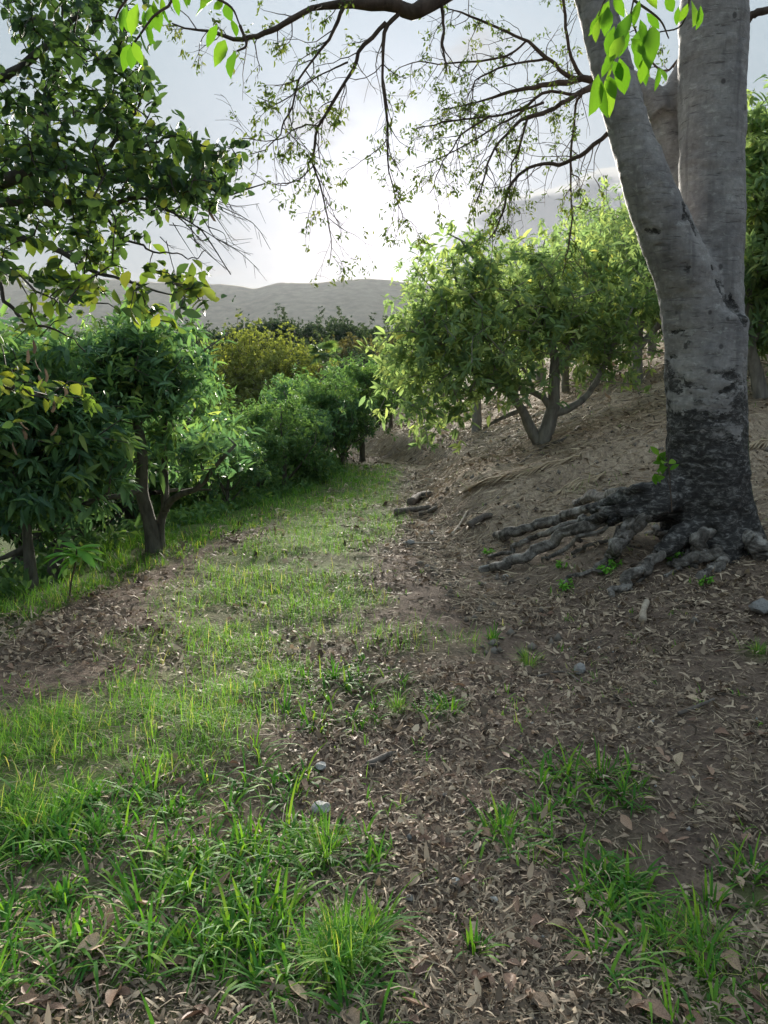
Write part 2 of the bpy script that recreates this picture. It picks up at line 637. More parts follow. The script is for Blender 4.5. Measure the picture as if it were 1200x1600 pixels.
MAT_GRASS = leaf_mat('broad_grass', gain=1.45, stops=[(0, (0.036, 0.115, 0.026)), (0.5, (0.060, 0.165, 0.028)), (0.8, (0.11, 0.23, 0.03)), (1, (0.17, 0.26, 0.045))], trans=0.42, tint=(1.2, 1.2, 0.45), rough=0.6, spec=0.12)
MAT_FINE_GRASS = leaf_mat('fine_grass', gain=1.75, stops=[(0, (0.050, 0.130, 0.028)), (0.5, (0.080, 0.182, 0.032)), (0.85, (0.13, 0.235, 0.04)), (0.93, (0.24, 0.27, 0.07)), (1, (0.38, 0.31, 0.17))], trans=0.42, tint=(1.2, 1.2, 0.5), rough=0.6, spec=0.12)
MAT_LITTER = simple_mat('litter_flake', [(0, (0.052, 0.039, 0.030)), (0.25, (0.165, 0.124, 0.090)), (0.6, (0.31, 0.236, 0.170)), (0.88, (0.47, 0.365, 0.26)), (1, (0.63, 0.51, 0.37))], 0.7, False, 0.1)
MAT_STRAW = simple_mat('dry_straw', [(0, (0.14, 0.108, 0.078)), (0.5, (0.32, 0.25, 0.175)), (0.9, (0.48, 0.38, 0.26)), (1, (0.60, 0.50, 0.36))], 0.7, False, 0.1)
MAT_FALLEN = simple_mat('fallen_leaf', [(0, (0.16, 0.095, 0.070)), (0.4, (0.32, 0.20, 0.145)), (0.75, (0.45, 0.30, 0.21)), (1, (0.62, 0.47, 0.33))], 0.55, True, 0.15, noise=25)
MAT_FALLEN_PALE = simple_mat('fallen_leaf_pale', [(0, (0.40, 0.29, 0.19)), (1, (0.55, 0.43, 0.30))], 0.6, True, 0.1, noise=25)
MAT_DEAD_HANG = simple_mat('dead_leaf', [(0, (0.085, 0.065, 0.050)), (1, (0.17, 0.13, 0.095))], 0.95, True, 0.15, spec=0.03)
MAT_STONE = simple_mat('stone', [(0, (0.13, 0.13, 0.13)), (0.6, (0.26, 0.255, 0.25)), (1, (0.42, 0.41, 0.39))], 0.85, True, noise=16)
MAT_STONE_WHITE = simple_mat('pale_stone', [(0, (0.55, 0.54, 0.52)), (1, (0.68, 0.67, 0.65))], 0.85, True, noise=16)
MAT_DEADWOOD = bark_mat('dead_wood', (0.06, 0.05, 0.045), (0.21, 0.18, 0.155), 20, (1, 1, 1))
MAT_PALEWOOD = bark_mat('pale_wood', (0.28, 0.23, 0.18), (0.46, 0.39, 0.31), 20, (1, 1, 1))
MAT_BARK = bark_mat('orchard_bark', (0.055, 0.048, 0.042), (0.17, 0.155, 0.135), 16)
MAT_BARK_PALE = bark_mat('pale_bark', (0.12, 0.11, 0.10), (0.30, 0.28, 0.25), 12)
MAT_TWIG = bark_mat('twig_bark', (0.045, 0.032, 0.026), (0.13, 0.095, 0.075), 14)
MAT_DARKTWIG = bark_mat('overhang_bark', (0.030, 0.026, 0.024), (0.10, 0.088, 0.078), 14)


def ground_material():
    m, nd, lk, out = mat_new('ground_soil')
    geo = N(nd, 'ShaderNodeNewGeometry')
    p = geo.outputs['Position']
    a = noise_n(nd, lk, p, 1.1, 8, 0.6)
    b_ = noise_n(nd, lk, p, 9.0, 8, 0.7)
    c_ = noise_n(nd, lk, p, 60.0, 6, 0.7)
    col = ramp(nd, lk, b_, [(0.25, (0.080, 0.060, 0.050)), (0.5, (0.155, 0.118, 0.096)), (0.75, (0.26, 0.198, 0.155))])
    fine = ramp(nd, lk, c_, [(0.3, (0.45, 0.42, 0.40)), (0.65, (1.35, 1.3, 1.25))])
    col = mixc(nd, lk, 0.8, col, fine, 'MULTIPLY')
    # grass stained soil, from the vertex layer 'rnd'
    at = N(nd, 'ShaderNodeAttribute', attribute_name='rnd')
    gm = mathn(nd, lk, 'MULTIPLY', at.outputs['Fac'], smooth(nd, lk, a, 0.3, 0.62, 0.55, 1.0))
    gcol = ramp(nd, lk, b_, [(0.3, (0.060, 0.095, 0.028)), (0.7, (0.125, 0.175, 0.050))])
    col = mixc(nd, lk, gm, col, gcol)
    # dry thatch raked over the bank and slope, from the vertex layer 'thatch'
    th = N(nd, 'ShaderNodeAttribute', attribute_name='thatch')
    st_n = noise_n(nd, lk, scaled(nd, lk, p, (30, 9, 9)), 1.0, 8, 0.7, 0.6)
    tcol = ramp(nd, lk, st_n, [(0.3, (0.16, 0.122, 0.092)), (0.5, (0.35, 0.275, 0.205)), (0.68, (0.55, 0.45, 0.34))])
    tm = mathn(nd, lk, 'MULTIPLY', th.outputs['Fac'], smooth(nd, lk, a, 0.30, 0.60, 0.45, 1.0))
    col = mixc(nd, lk, tm, col, tcol)
    b = N(nd, 'ShaderNodeBsdfPrincipled')
    b.inputs['Roughness'].default_value = 0.95
    b.inputs['Specular IOR Level'].default_value = 0.1
    lk.new(col, b.inputs['Base Color'])
    h = mathn(nd, lk, 'ADD', b_, mathn(nd, lk, 'MULTIPLY', c_, 0.5))
    bp = N(nd, 'ShaderNodeBump')
    bp.inputs['Strength'].default_value = 0.8
    bp.inputs['Distance'].default_value = 0.03
    lk.new(h, bp.inputs['Height'])
    lk.new(bp.outputs[0], b.inputs['Normal'])
    lk.new(b.outputs[0], out.inputs[0])
    return m


def trunk_material():
    """Smooth grey bark with short level marks; black weathered lower stem with a ragged edge; green moss on one side."""
    m, nd, lk, out = mat_new('smooth_grey_bark')
    geo = N(nd, 'ShaderNodeNewGeometry')
    p = geo.outputs['Position']
    sep = N(nd, 'ShaderNodeSeparateXYZ')
    lk.new(p, sep.inputs[0])
    big = noise_n(nd, lk, p, 3.0, 6, 0.6)
    fine = noise_n(nd, lk, p, 26.0, 8, 0.65)
    band = noise_n(nd, lk, scaled(nd, lk, p, (7, 7, 42)), 1.0, 5, 0.6, 0.5)
    col = ramp(nd, lk, big, [(0.25, (0.17, 0.160, 0.165)), (0.55, (0.27, 0.255, 0.250)), (0.8, (0.36, 0.345, 0.33))])
    col = mixc(nd, lk, smooth(nd, lk, band, 0.56, 0.70), col, (0.13, 0.12, 0.118))
    col = mixc(nd, lk, smooth(nd, lk, band, 0.42, 0.30, 0.0, 0.45), col, (0.42, 0.41, 0.38))
    col = mixc(nd, lk, 0.55, col, ramp(nd, lk, fine, [(0.3, (0.55, 0.55, 0.55)), (0.65, (1.3, 1.3, 1.3))]), 'MULTIPLY')
    # pale lichen freckles and faint rain streaks
    li = noise_n(nd, lk, scaled(nd, lk, p, (1, 1, 1.5)), 13.0, 7, 0.72, 0.6)
    col = mixc(nd, lk, smooth(nd, lk, li, 0.56, 0.66, 0.0, 0.6), col, (0.43, 0.43, 0.41))
    sk = noise_n(nd, lk, scaled(nd, lk, p, (9, 9, 0.9)), 1.0, 6, 0.6, 0.3)
    col = mixc(nd, lk, smooth(nd, lk, sk, 0.50, 0.68, 0.0, 0.55), col, (0.105, 0.100, 0.102))
    # small dark knots
    vor = N(nd, 'ShaderNodeTexVoronoi')
    vor.inputs['Scale'].default_value = 5.5
    vor.inputs['Randomness'].default_value = 1.0
    lk.new(scaled(nd, lk, p, (1, 1, 0.8)), vor.inputs['Vector'])
    knot = smooth(nd, lk, vor.outputs['Distance'], 0.07, 0.13, 1.0, 0.0)
    col = mixc(nd, lk, mathn(nd, lk, 'MULTIPLY', knot, 0.8), col, (0.05, 0.045, 0.045))
    # black weathering, with crease shade painted in: scars from the vertex layer plus a ragged rising stain
    at = N(nd, 'ShaderNodeAttribute', attribute_name='rnd')
    n_a = noise_n(nd, lk, scaled(nd, lk, p, (5, 5, 8)), 1.0, 8, 0.68, 0.3)
    n_b = noise_n(nd, lk, scaled(nd, lk, p, (16, 16, 34)), 1.0, 7, 0.7, 0.6)
    st = mathn(nd, lk, 'ADD', at.outputs['Fac'], mathn(nd, lk, 'MULTIPLY', mathn(nd, lk, 'SUBTRACT', n_a, 0.5), 2.2))
    st = mathn(nd, lk, 'ADD', st, mathn(nd, lk, 'MULTIPLY', mathn(nd, lk, 'SUBTRACT', n_b, 0.5), 1.5))
    stain_shade = smooth(nd, lk, st, 0.46, 0.62)
    dark = ramp(nd, lk, n_b, [(0.35, (0.016, 0.015, 0.015)), (0.50, (0.040, 0.037, 0.036)), (0.58, (0.12, 0.115, 0.11)), (0.68, (0.26, 0.25, 0.24))])
    col = mixc(nd, lk, stain_shade, col, dark)
    # moss on the right side, low down
    nrm = N(nd, 'ShaderNodeSeparateXYZ')
    lk.new(geo.outputs['Normal'], nrm.inputs[0])
    mo = mathn(nd, lk, 'MULTIPLY', smooth(nd, lk, nrm.outputs[0], 0.72, 0.97), smooth(nd, lk, sep.outputs[2], 2.2, 1.4))
    mo = mathn(nd, lk, 'MULTIPLY', mo, smooth(nd, lk, n_a, 0.38, 0.56))
    col = mixc(nd, lk, mo, col, (0.055, 0.085, 0.022))
    b = N(nd, 'ShaderNodeBsdfPrincipled')
    b.inputs['Roughness'].default_value = 0.72
    b.inputs['Specular IOR Level'].default_value = 0.3
    lk.new(col, b.inputs['Base Color'])
    h = mathn(nd, lk, 'ADD', mathn(nd, lk, 'MULTIPLY', fine, 0.5), mathn(nd, lk, 'MULTIPLY', n_b, mathn(nd, lk, 'ADD', mathn(nd, lk, 'MULTIPLY', stain_shade, 1.4), 0.3)))
    h = mathn(nd, lk, 'SUBTRACT', h, mathn(nd, lk, 'MULTIPLY', smooth(nd, lk, band, 0.54, 0.70), 0.25))
    bp = N(nd, 'ShaderNodeBump')
    bp.inputs['Strength'].default_value = 0.55
    bp.inputs['Distance'].default_value = 0.02
    lk.new(h, bp.inputs['Height'])
    lk.new(bp.outputs[0], b.inputs['Normal'])
    lk.new(b.outputs[0], out.inputs[0])
    return m


MAT_GROUND = ground_material()
MAT_TRUNK = trunk_material()

# ------------------------------------------------------------------ where the grass grows (ground ellipses)
BROAD = [(110, 1500, 260, 170, 1.0), (330, 1420, 190, 140, .95), (60, 1300, 150, 110, .8), (400, 1520, 120, 110, .7), (430, 1335, 110, 50, .8),
         (545, 1440, 70, 170, .55), (1120, 1570, 170, 90, .9), (1010, 1480, 110, 80, .38), (925, 1225, 95, 42, .5), (900, 1310, 110, 55, .2),
         (785, 1310, 40, 35, .6), (1195, 1430, 40, 80, .8), (430, 1205, 60, 50, .4), (560, 1060, 120, 32, .55), (520, 1120, 90, 30, .45),
         (960, 1400, 60, 60, .5), (300, 1250, 120, 60, .35), (690, 1105, 40, 30, .5)]
FINE = [(200, 1130, 220, 75, 1.0), (50, 1190, 150, 110, 1.0), (330, 1065, 150, 50, .9), (430, 990, 150, 38, .85), (440, 885, 140, 55, 1.0), (535, 805, 95, 55, 1.0), (575, 765, 65, 28, 1.0), (350, 930, 110, 40, .8), (480, 945, 130, 30, .7),
        (380, 905, 100, 32, .9), (455, 850, 80, 28, .9), (535, 800, 75, 34, .9), (560, 765, 55, 18, 1.0), (540, 1495, 55, 50, .8), (1130, 1530, 110, 90, .7),
        (300, 960, 60, 26, .5), (240, 1010, 90, 30, .45), (1185, 1020, 30, 15, .6), (640, 1000, 120, 30, .22), (930, 760, 60, 14, .12)]


def to_world(bl):
    outl = []
    for px, py, rx, ry, a in bl:
        c = hit(px, py)
        l, r = hit(px - rx, py), hit(px + rx, py)
        t, b = hit(px, py - ry * 0.9), hit(px, min(py + ry, 1700))
        outl.append((c[0], c[1], max(0.08, abs(r[0] - l[0]) / 2), max(0.10, abs(t[1] - b[1]) / 2), a))
    return outl


BROAD_W, FINE_W = to_world(BROAD), to_world(FINE)


def blob_density(x, y, bl):
    d = np.zeros_like(x)
    for cx, cy, rx, ry, a in bl:
        q = ((x - cx) / rx) ** 2 + ((y - cy) / ry) ** 2
        d = np.maximum(d, a * np.clip(1.35 - q, 0, 1))
    return d


def belt_density(x, y):
    e = x - edge_x(y)
    wdt = np.interp(y, [0, 4, 6, 9, 12, 17], [0.5, 0.55, 0.5, 0.75, 1.2, 1.5])
    b = sstep(e, -1.3, -0.3) * (1 - sstep(e, wdt * 0.5, wdt)) * (1 - sstep(y, 17.5, 20))
    return np.clip(b, 0, 1)


# ------------------------------------------------------------------ ground sheet
def axis_coords(lo, hi, step, grow, far_lo, far_hi):
    a = list(np.arange(lo, hi + 1e-6, step))
    s, v = step, hi
    while v < far_hi:
        s *= grow; v += s; a.append(v)
    s, v = step, lo
    while v > far_lo:
        s *= grow; v -= s; a.insert(0, v)
    return np.array(a)


gx = axis_coords(-4.2, 5.6, 0.055, 1.11, -7000, 7000)
gy = axis_coords(0.9, 15.5, 0.055, 1.10, -300, 4700)
gx, gy = np.clip(gx, -7800, 7800), np.clip(gy, -380, 4800)
GX, GY = np.meshgrid(gx, gy)
GZ = height(GX, GY)
nx_, ny_ = len(gx), len(gy)
idx = np.arange(nx_ * ny_).reshape(ny_, nx_)
gfaces = np.stack([idx[:-1, :-1], idx[:-1, 1:], idx[1:, 1:], idx[1:, :-1]], -1).reshape(-1, 4)
fx, fy = GX.ravel(), GY.ravel()
gmask = np.clip(0.8 * blob_density(fx, fy, BROAD_W) + 0.9 * blob_density(fx, fy, FINE_W), 0, 1)
gmask = np.maximum(gmask, belt_density(fx, fy))
gmask = np.maximum(gmask, 0.8 * sstep(edge_x(fy) - fx, 0.5, 3.0))
gmask = np.maximum(gmask, 0.9 * sstep(fy, 22, 40))
gme = new_mesh('ground', np.stack([fx, fy, GZ.ravel()], -1), [gfaces], gmask)
gth = gme.attributes.new('thatch', 'FLOAT', 'POINT')
gth.data.foreach_set('value', (sstep(fx - toe_x(fy), -0.3, 0.8) * sstep(fy, 4.8, 8.0) * (1 - sstep(fy, 26, 36))).astype(np.float32))
ground = link('ground', gme, MAT_GROUND, kind='structure')


# ------------------------------------------------------------------ mountain ridge
def mountain():
    prof = [(-900, 436), (-500, 420), (-200, 418), (0, 428), (120, 432), (240, 440), (310, 442), (360, 444), (388, 449), (398, 450), (412, 446), (440, 441), (500, 441), (540, 437),
            (575, 434), (610, 437), (660, 444), (760, 446), (900, 440), (1100, 452), (1500, 470), (2000, 500)]
    pxs = np.array([p[0] for p in prof], float); pys = np.array([p[1] for p in prof], float)
    n, m = 420, 70
    px = np.linspace(-900, 2000, n)
    py = np.interp(px, pxs, pys) + 0.9 * fbm(px / 26.0, px * 0, seed=47, octv=5, rough=.6)
    Yr = 4200.0
    top = np.array([P(a, b, Yr) for a, b in zip(px, py)])
    u = np.linspace(0, 1.25, m)
    X = np.zeros((m, n)); Y = np.zeros((m, n)); Z = np.zeros((m, n))
    for i, t in enumerate(u):
        y = 2500 + t * (Yr - 2500)
        prof_t = np.clip(t, 0, 1) ** 1.15 if t <= 1 else 1 - (t - 1) * 2.2
        X[i] = top[:, 0] * (0.9 + 0.1 * min(t, 1))
        Y[i] = y
        spur = fbm(X[i] / 420.0, Y[i] / 900.0, seed=41, octv=5)
        amp = 60 * math.sin(min(t, 1) * math.pi) + 4
        Z[i] = top[:, 2] * prof_t + spur * amp * 0.45 + 2.2 * vnoise(X[i] / 16.0, Y[i] / 16.0, seed=44)
    Z[0] -= 120
    idx = np.arange(m * n).reshape(m, n)
    F = np.stack([idx[:-1, :-1], idx[:-1, 1:], idx[1:, 1:], idx[1:, :-1]], -1).reshape(-1, 4)
    mm, nd, lk, out = mat_new('mountain_forest')
    geo = N(nd, 'ShaderNodeNewGeometry')
    f = noise_n(nd, lk, geo.outputs['Position'], 0.02, 8, 0.65)
    col = ramp(nd, lk, f, [(0.35, (0.135, 0.112, 0.082)), (0.5, (0.185, 0.155, 0.112)), (0.65, (0.235, 0.198, 0.142))])
    b = N(nd, 'ShaderNodeBsdfPrincipled')
    b.inputs['Roughness'].default_value = 0.95
    lk.new(col, b.inputs['Base Color'])
    lk.new(b.outputs[0], out.inputs[0])
    return link('mountain_ridge', new_mesh('mountain_ridge', np.stack([X, Y, Z], -1).reshape(-1, 3), [F]), mm, kind='structure')


mountain()


# ------------------------------------------------------------------ haze
def haze():
    v = np.array([(x, y, z) for x in (-8000, 8000) for y in (-400, 4900) for z in (-60, 760)], float)
    f = np.array([(0, 1, 3, 2), (4, 6, 7, 5), (0, 4, 5, 1), (2, 3, 7, 6), (0, 2, 6, 4), (1, 5, 7, 3)])
    m, nd, lk, out = mat_new('haze_air')
    pv = N(nd, 'ShaderNodeVolumePrincipled')
    pv.inputs['Color'].default_value = (0.93, 0.95, 1.0, 1)
    pv.inputs['Density'].default_value = HAZE
    pv.inputs['Anisotropy'].default_value = 0.1
    lk.new(pv.outputs[0], out.inputs['Volume'])
    o = link('haze', new_mesh('haze', v, [f], smooth=False), m, kind='stuff')


HAZE = 0.000036
haze()


# ------------------------------------------------------------------ tree generator
def grow(trunks, clusters, thin=0.004, power=0.42, sag=0.06, step=0.28, seed=0):
    """trunks: list of (pts, r0, r1); clusters (n,3). Joins every leaf cluster to the skeleton and returns chains (pts, radii)."""
    r_ = np.random.default_rng(seed)
    pos, par, fixed = [], [], []
    for k, (pts, r0, r1, parent) in enumerate(trunks):
        pts = spline(pts, max(4, int(np.linalg.norm(np.diff(np.asarray(pts, float), axis=0), axis=1).sum() / 0.14)))
        for i, p in enumerate(pts):
            if i == 0:
                if parent is None or not pos:
                    par.append(-1)
                else:
                    par.append(int(np.argmin(np.linalg.norm(np.array(pos) - p, axis=1))))
            else:
                par.append(len(pos) - 1)
            pos.append(p)
            fixed.append(r0 + (r1 - r0) * i / (len(pts) - 1))
    pos = list(map(np.asarray, pos))
    dist_root = [0.0] * len(pos)
    for i in range(len(pos)):
        if par[i] >= 0:
            dist_root[i] = dist_root[par[i]] + np.linalg.norm(pos[i] - pos[par[i]])
    base_n = len(pos)
    arr = np.array(pos)
    zmin = np.percentile(arr[:, 2], 30)
    dmin = np.array([np.min(np.linalg.norm(arr - c, axis=1)) for c in clusters])
    order = np.argsort(dmin)
    cap = base_n + len(clusters) * 14 + 10
    A = np.zeros((cap, 3)); A[:base_n] = arr
    DR = np.zeros(cap); DR[:base_n] = dist_root
    PR = np.full(cap, -1); PR[:base_n] = par
    FX = np.zeros(cap); FX[:base_n] = fixed
    n = base_n
    ok = np.ones(cap, bool)
    ok[:base_n] = (arr[:, 2] >= zmin) if base_n > 6 else True
    tips = np.zeros((len(clusters), 3)); tdir = np.zeros((len(clusters), 3))
    for ci in order:
        c = clusters[ci]
        dd = np.linalg.norm(A[:n] - c, axis=1)
        cost = dd + 0.22 * DR[:n] + np.where(ok[:n], 0, 50)
        b = int(np.argmin(cost))
        L = dd[b]
        k = max(1, min(12, int(L / step)))
        prev = b
        start = A[b].copy()
        gp = A[PR[b]] if PR[b] >= 0 else start - np.array((0, 0, 0.2))
        d0 = unit(start - gp)
        bend = d0 * L * 0.22 + np.array((0, 0, sag * L)) + r_.normal(0, 0.05 * L, 3)
        for j in range(1, k + 1):
            t = j / k
            A[n] = start + (c - start) * t + bend * (4 * t * (1 - t)) * 0.5 + (r_.normal(0, 0.02 * L, 3) if j < k else 0)
            PR[n] = prev
            DR[n] = DR[prev] + L / k
            prev = n
            n += 1
        tips[ci] = c
        tdir[ci] = unit(A[n - 1] - A[PR[n - 1]])
    cnt = np.zeros(n)
    has = np.zeros(n, int)
    for i in range(n - 1, -1, -1):
        if has[i] == 0:
            cnt[i] += 1
        if PR[i] >= 0:
            cnt[PR[i]] += cnt[i]
            has[PR[i]] += 1
    rad = thin * cnt ** power
    rad[:base_n] = np.maximum(FX[:base_n], 0)
    for i in range(base_n, n):
        rad[i] = min(rad[i], 0.85 * rad[PR[i]]) if rad[PR[i]] > thin else thin
    kids = [[] for _ in range(n)]
    for i in range(n):
        if PR[i] >= 0:
            kids[PR[i]].append(i)
    chains = []
    stack = [(i, None) for i in range(n) if PR[i] < 0]
    while stack:
        i, p = stack.pop()
        ids = [i] if p is None else [p, i]
        while kids[ids[-1]]:
            ks = kids[ids[-1]]
            cur = ids[-1]
            best = max(ks, key=lambda q: rad[q] + (10 if (cur < base_n and q == cur + 1 and q < base_n) else 0))
            for q in ks:
                if q != best:
                    stack.append((q, cur))
            ids.append(best)
        rr = rad[ids].copy()
        if p is not None and len(rr) > 1:
            rr[0] = min(rr[0], rr[1] * 1.15)
        chains.append((A[ids].copy(), rr, ids[-1] < base_n or ids[0] < 3))
    return chains, tips, tdir


def crown_points(lobes, n, seed, fill=0.55, minz=None):
    """Random cluster centres in a union of ellipsoids, denser near the shell."""
    r_ = np.random.default_rng(seed)
    out = []
    vol = np.array([l[1][0] * l[1][1] * l[1][2] for l in lobes]) ** 0.8
    vol = vol / vol.sum()
    for (c, r), v in zip(lobes, vol):
        k = max(3, int(n * v))
        d = unit(r_.normal(size=(k, 3)))
        rad = r_.random(k) ** fill
        q = np.asarray(c) + d * rad[:, None] * np.asarray(r) * (1 + 0.18 * r_.normal(size=(k, 1)))
        out.append(q)
    q = np.concatenate(out)
    cen = q.mean(0)
    fly = r_.random(len(q)) < 0.12
    q[fly] = cen + (q[fly] - cen) * r_.uniform(1.0, 1.28, (fly.sum(), 1))
    if minz is not None:
        q = q[q[:, 2] > minz]
    return q


def rosettes(geo, tips, tdir, per, L, W, tpl, droop=0.35, spread=0.95, seed=0, curl=0.25, along=0.12):
    r_ = np.random.default_rng(seed)
    n = len(tips)
    k = r_.integers(max(2, int(per * 0.6)), int(per * 1.4) + 1, n)
    ii = np.repeat(np.arange(n), k)
    m = len(ii)
    T = unit(tdir[ii] * 0.8 + np.array((0, 0, 0.25)))
    rad = unit(np.cross(T, r_.normal(size=(m, 3))))
    D = unit(T * (1 - spread * r_.random((m, 1))) + rad * (0.55 + 0.5 * r_.random((m, 1))) + np.array((0, 0, -droop)) * (0.4 + r_.random((m, 1))))
    pos = tips[ii] - tdir[ii] * (along * r_.random((m, 1))) + r_.normal(0, 0.02, (m, 3))
    U = unit(np.array((0, 0, 1.0)) + T * 0.4 + 0.55 * r_.normal(size=(m, 3)))
    s = 0.7 + 0.6 * r_.random(m)
    # leaves of one shoot are alike, and a few shoots are young and pale
    shoot = r_.random(n)
    rv = np.clip(0.62 * shoot[ii] + 0.38 * r_.random(m), 0, 1)
    leaves(geo, pos, D, U, L * s, W * s * (0.85 + 0.3 * r_.random(m)), tpl, curl=curl * (0.3 + 1.4 * r_.random(m)), rnd=rv)


def build_tree(name, label, cat, loc, trunks, clusters, leaf, mat_leaf, mat_bark, per=9, L=0.13, W=0.045, tpl=LANCE, group=None, seed=0,
               thin=0.005, droop=0.35, extra_twigs=True, sides=7, fill_twigs=2, step=0.28, curl=0.25, limb_r=0.018):
    """A tree thing: trunk, branch parts for limbs, twigs, crown."""
    root = thing(name, label, cat, loc, group)
    chains, tips, tdir = grow(trunks, clusters, thin=thin, seed=seed, step=step)
    g_tr, g_tw = Geo(), Geo()
    limbs = []
    for pts, rr, isbase in chains:
        if isbase and rr[0] > 0.03:
            tube(g_tr, spline(pts, len(pts) * 2), np.interp(np.linspace(0, 1, len(pts) * 2), np.linspace(0, 1, len(pts)), rr), sides + 3, rng.random(), wob=0.10, seed=seed)
        elif rr[0] > limb_r and len(limbs) < 40:
            limbs.append((pts, rr))
        else:
            tube(g_tw, pts, rr, 4, rng.random(), cap=False)
    if g_tr.n:
        link('trunk', g_tr.mesh('trunk'), mat_bark, root)
    for pts, rr in limbs:
        g = Geo()
        m = max(6, len(pts))
        tube(g, spline(pts, m), np.interp(np.linspace(0, 1, m), np.linspace(0, 1, len(pts)), rr), sides, rng.random(), wob=0.06, seed=seed)
        link('branch', g.mesh('branch'), mat_bark, root)
    if g_tw.n:
        link('twigs', g_tw.mesh('twigs'), mat_bark, root, kind='stuff')
    g = Geo()
    tt, td = [tips], [tdir]
    r_ = np.random.default_rng(seed + 5)
    for _ in range(fill_twigs):
        tt.append(tips + r_.normal(0, 0.16, tips.shape) * (L / 0.13) ** 0.5)
        td.append(unit(tdir + 0.6 * r_.normal(size=tips.shape)))
    tips2, td2 = np.concatenate(tt), np.concatenate(td)
    rosettes(g, tips2, td2, per, L, W, tpl, droop=droop, seed=seed + 3, curl=curl)
    me_c = g.mesh('crown')
    root['crown_top'] = float(np.percentile(np.concatenate(g.V)[:, 2], 98.5))
    o = link('crown', me_c, mat_leaf, root, kind='stuff')
    return root


def rel(p, base):
    return np.asarray(p, float) - np.asarray(base, float)


# ------------------------------------------------------------------ the big grey tree on the right
TY_ = 6.05
tree_base = np.array((P(1100, 860, TY_)[0], TY_, 0.0))
tree_base[2] = hz(tree_base[0], tree_base[1]) - 0.05
big = thing('shade_tree', 'big smooth grey tree with three stems, blackened foot and bare spreading roots', 'tree', tree_base)


def px_tube(spec, n=40, thin=1.0):
    pts = np.array([P(a, b, Y) for a, b, Y, w in spec])
    rad = np.array([w * Y / 1155.0 / 2 for a, b, Y, w in spec]) * thin
    q = spline(np.concatenate([pts, rad[:, None]], 1), n)
    return q[:, :3], q[:, 3]


ROOTS = [
    [(1040, 775, .30, 60), (1005, 790, .24, 50), (960, 812, .16, 34), (915, 828, .10, 27), (870, 846, .07, 24), (825, 866, .06, 24), (790, 884, .05, 25), (766, 896, .02, 20)],
    [(1010, 775, .27, 46), (965, 782, .20, 34), (930, 788, .16, 26), (895, 796, .13, 24), (865, 808, .10, 22), (830, 826, .07, 20), (795, 838, .06, 26), (783, 840, .03, 18)],
    [(990, 765, .25, 34), (955, 772, .22, 28), (920, 777, .19, 26), (893, 783, .13, 18)],
    [(960, 800, .16, 26), (930, 806, .13, 22), (900, 812, .10, 20), (865, 826, .07, 17), (835, 843, .05, 15), (800, 856, .02, 12), (770, 872, -.01, 9)],
    [(1030, 790, .26, 62), (1000, 815, .19, 50), (975, 842, .12, 40), (955, 868, .06, 30), (935, 894, .00, 20)],
    [(1075, 830, .20, 60), (1040, 858, .10, 42), (1010, 880, .05, 32), (980, 905, .02, 26), (952, 930, -.02, 18)],
    [(1048, 830, .12, 18), (1025, 828, .11, 14), (1005, 833, .08, 12)],
    [(1115, 810, .30, 56), (1098, 838, .18, 38), (1084, 860, .09, 28), (1066, 884, .01, 20)],
    [(1135, 830, .20, 42), (1118, 856, .10, 28), (1098, 872, .05, 24), (1078, 890, -.01, 17)],
    [(1150, 840, .16, 36), (1140, 862, .08, 26), (1116, 880, .05, 28), (1092, 898, -.01, 24)],
    [(1150, 800, .32, 66), (1170, 832, .20, 48), (1188, 856, .10, 36), (1210, 880, .0, 24)],
    [(1130, 868, .05, 16), (1112, 884, .02, 12), (1104, 898, -.01, 10)],
    [(1075, 862, .05, 22), (1058, 876, .02, 15), (1048, 890, -.02, 10)],
    [(985, 800, .1, 20), (950, 815, .1, 15), (915, 838, .1, 11), (880, 858, .1, 9), (845, 880, .0, 6)],
    [(960, 790, .1, 16), (925, 800, .1, 12), (885, 806, .1, 10), (850, 818, .1, 8), (815, 830, .0, 6)],
    [(1040, 845, .1, 20), (1020, 868, .1, 15), (1004, 890, .1, 11), (975, 915, .0, 7)],
    [(1090, 850, .1, 18), (1072, 868, .1, 13), (1052, 884, .1, 10), (1030, 900, .0, 7)],
    [(1000, 858, .03, 18), (950, 862, .01, 10), (900, 866, .0, 8), (870, 868, -.01, 6)],
    [(965, 900, .0, 14), (930, 908, .01, 12), (890, 915, .0, 10), (860, 920, -.02, 7)],
]


def root_path(k, spec):
    tip = hit(spec[-1][0], spec[-1][1])
    n0 = len(spec)
    y0 = {10: 5.95, 17: hit(1000, 858)[1]}.get(k, 5.82 if k < 4 else 5.78)
    q = []
    for c, (px, py, lift, w) in enumerate(spec):
        t = c / (n0 - 1)
        w = w * 0.62
        if c == 0 and k != 17:
            inner = P(1092 if px < 1060 else px + (1105 - px) * .5, py - 26, 6.02)
            q.append((*inner, w * 0.85 * 6.0 / 1155 / 2))
        Y = y0 + (tip[1] - y0) * t ** 0.9
        p = P(px, py, Y)
        r = w * Y / 1155 / 2
        p[2] = max(p[2], hz(p[0], p[1]) + 0.10 * r) if c < n0 - 1 else hz(p[0], p[1]) - 0.6 * r
        q.append((*p, r))
    q = spline(np.array(q), 56)
    u = np.linspace(0, 1, 56)[:, None]
    wig = 0.080 * np.stack([fbm(np.arange(56) * 0.15, np.full(56, k * 7.7 + c), seed=70 + c) for c in range(3)], -1) * np.array((1, 1, .5))
    pts = q[:, :3] + wig * np.minimum(1, u * 1.6)
    rad = np.maximum(q[:, 3] * (1 + 0.13 * fbm(np.arange(56) * 0.09, np.full(56, k * 3.1), seed=75)), 0.007)
    return pts, rad


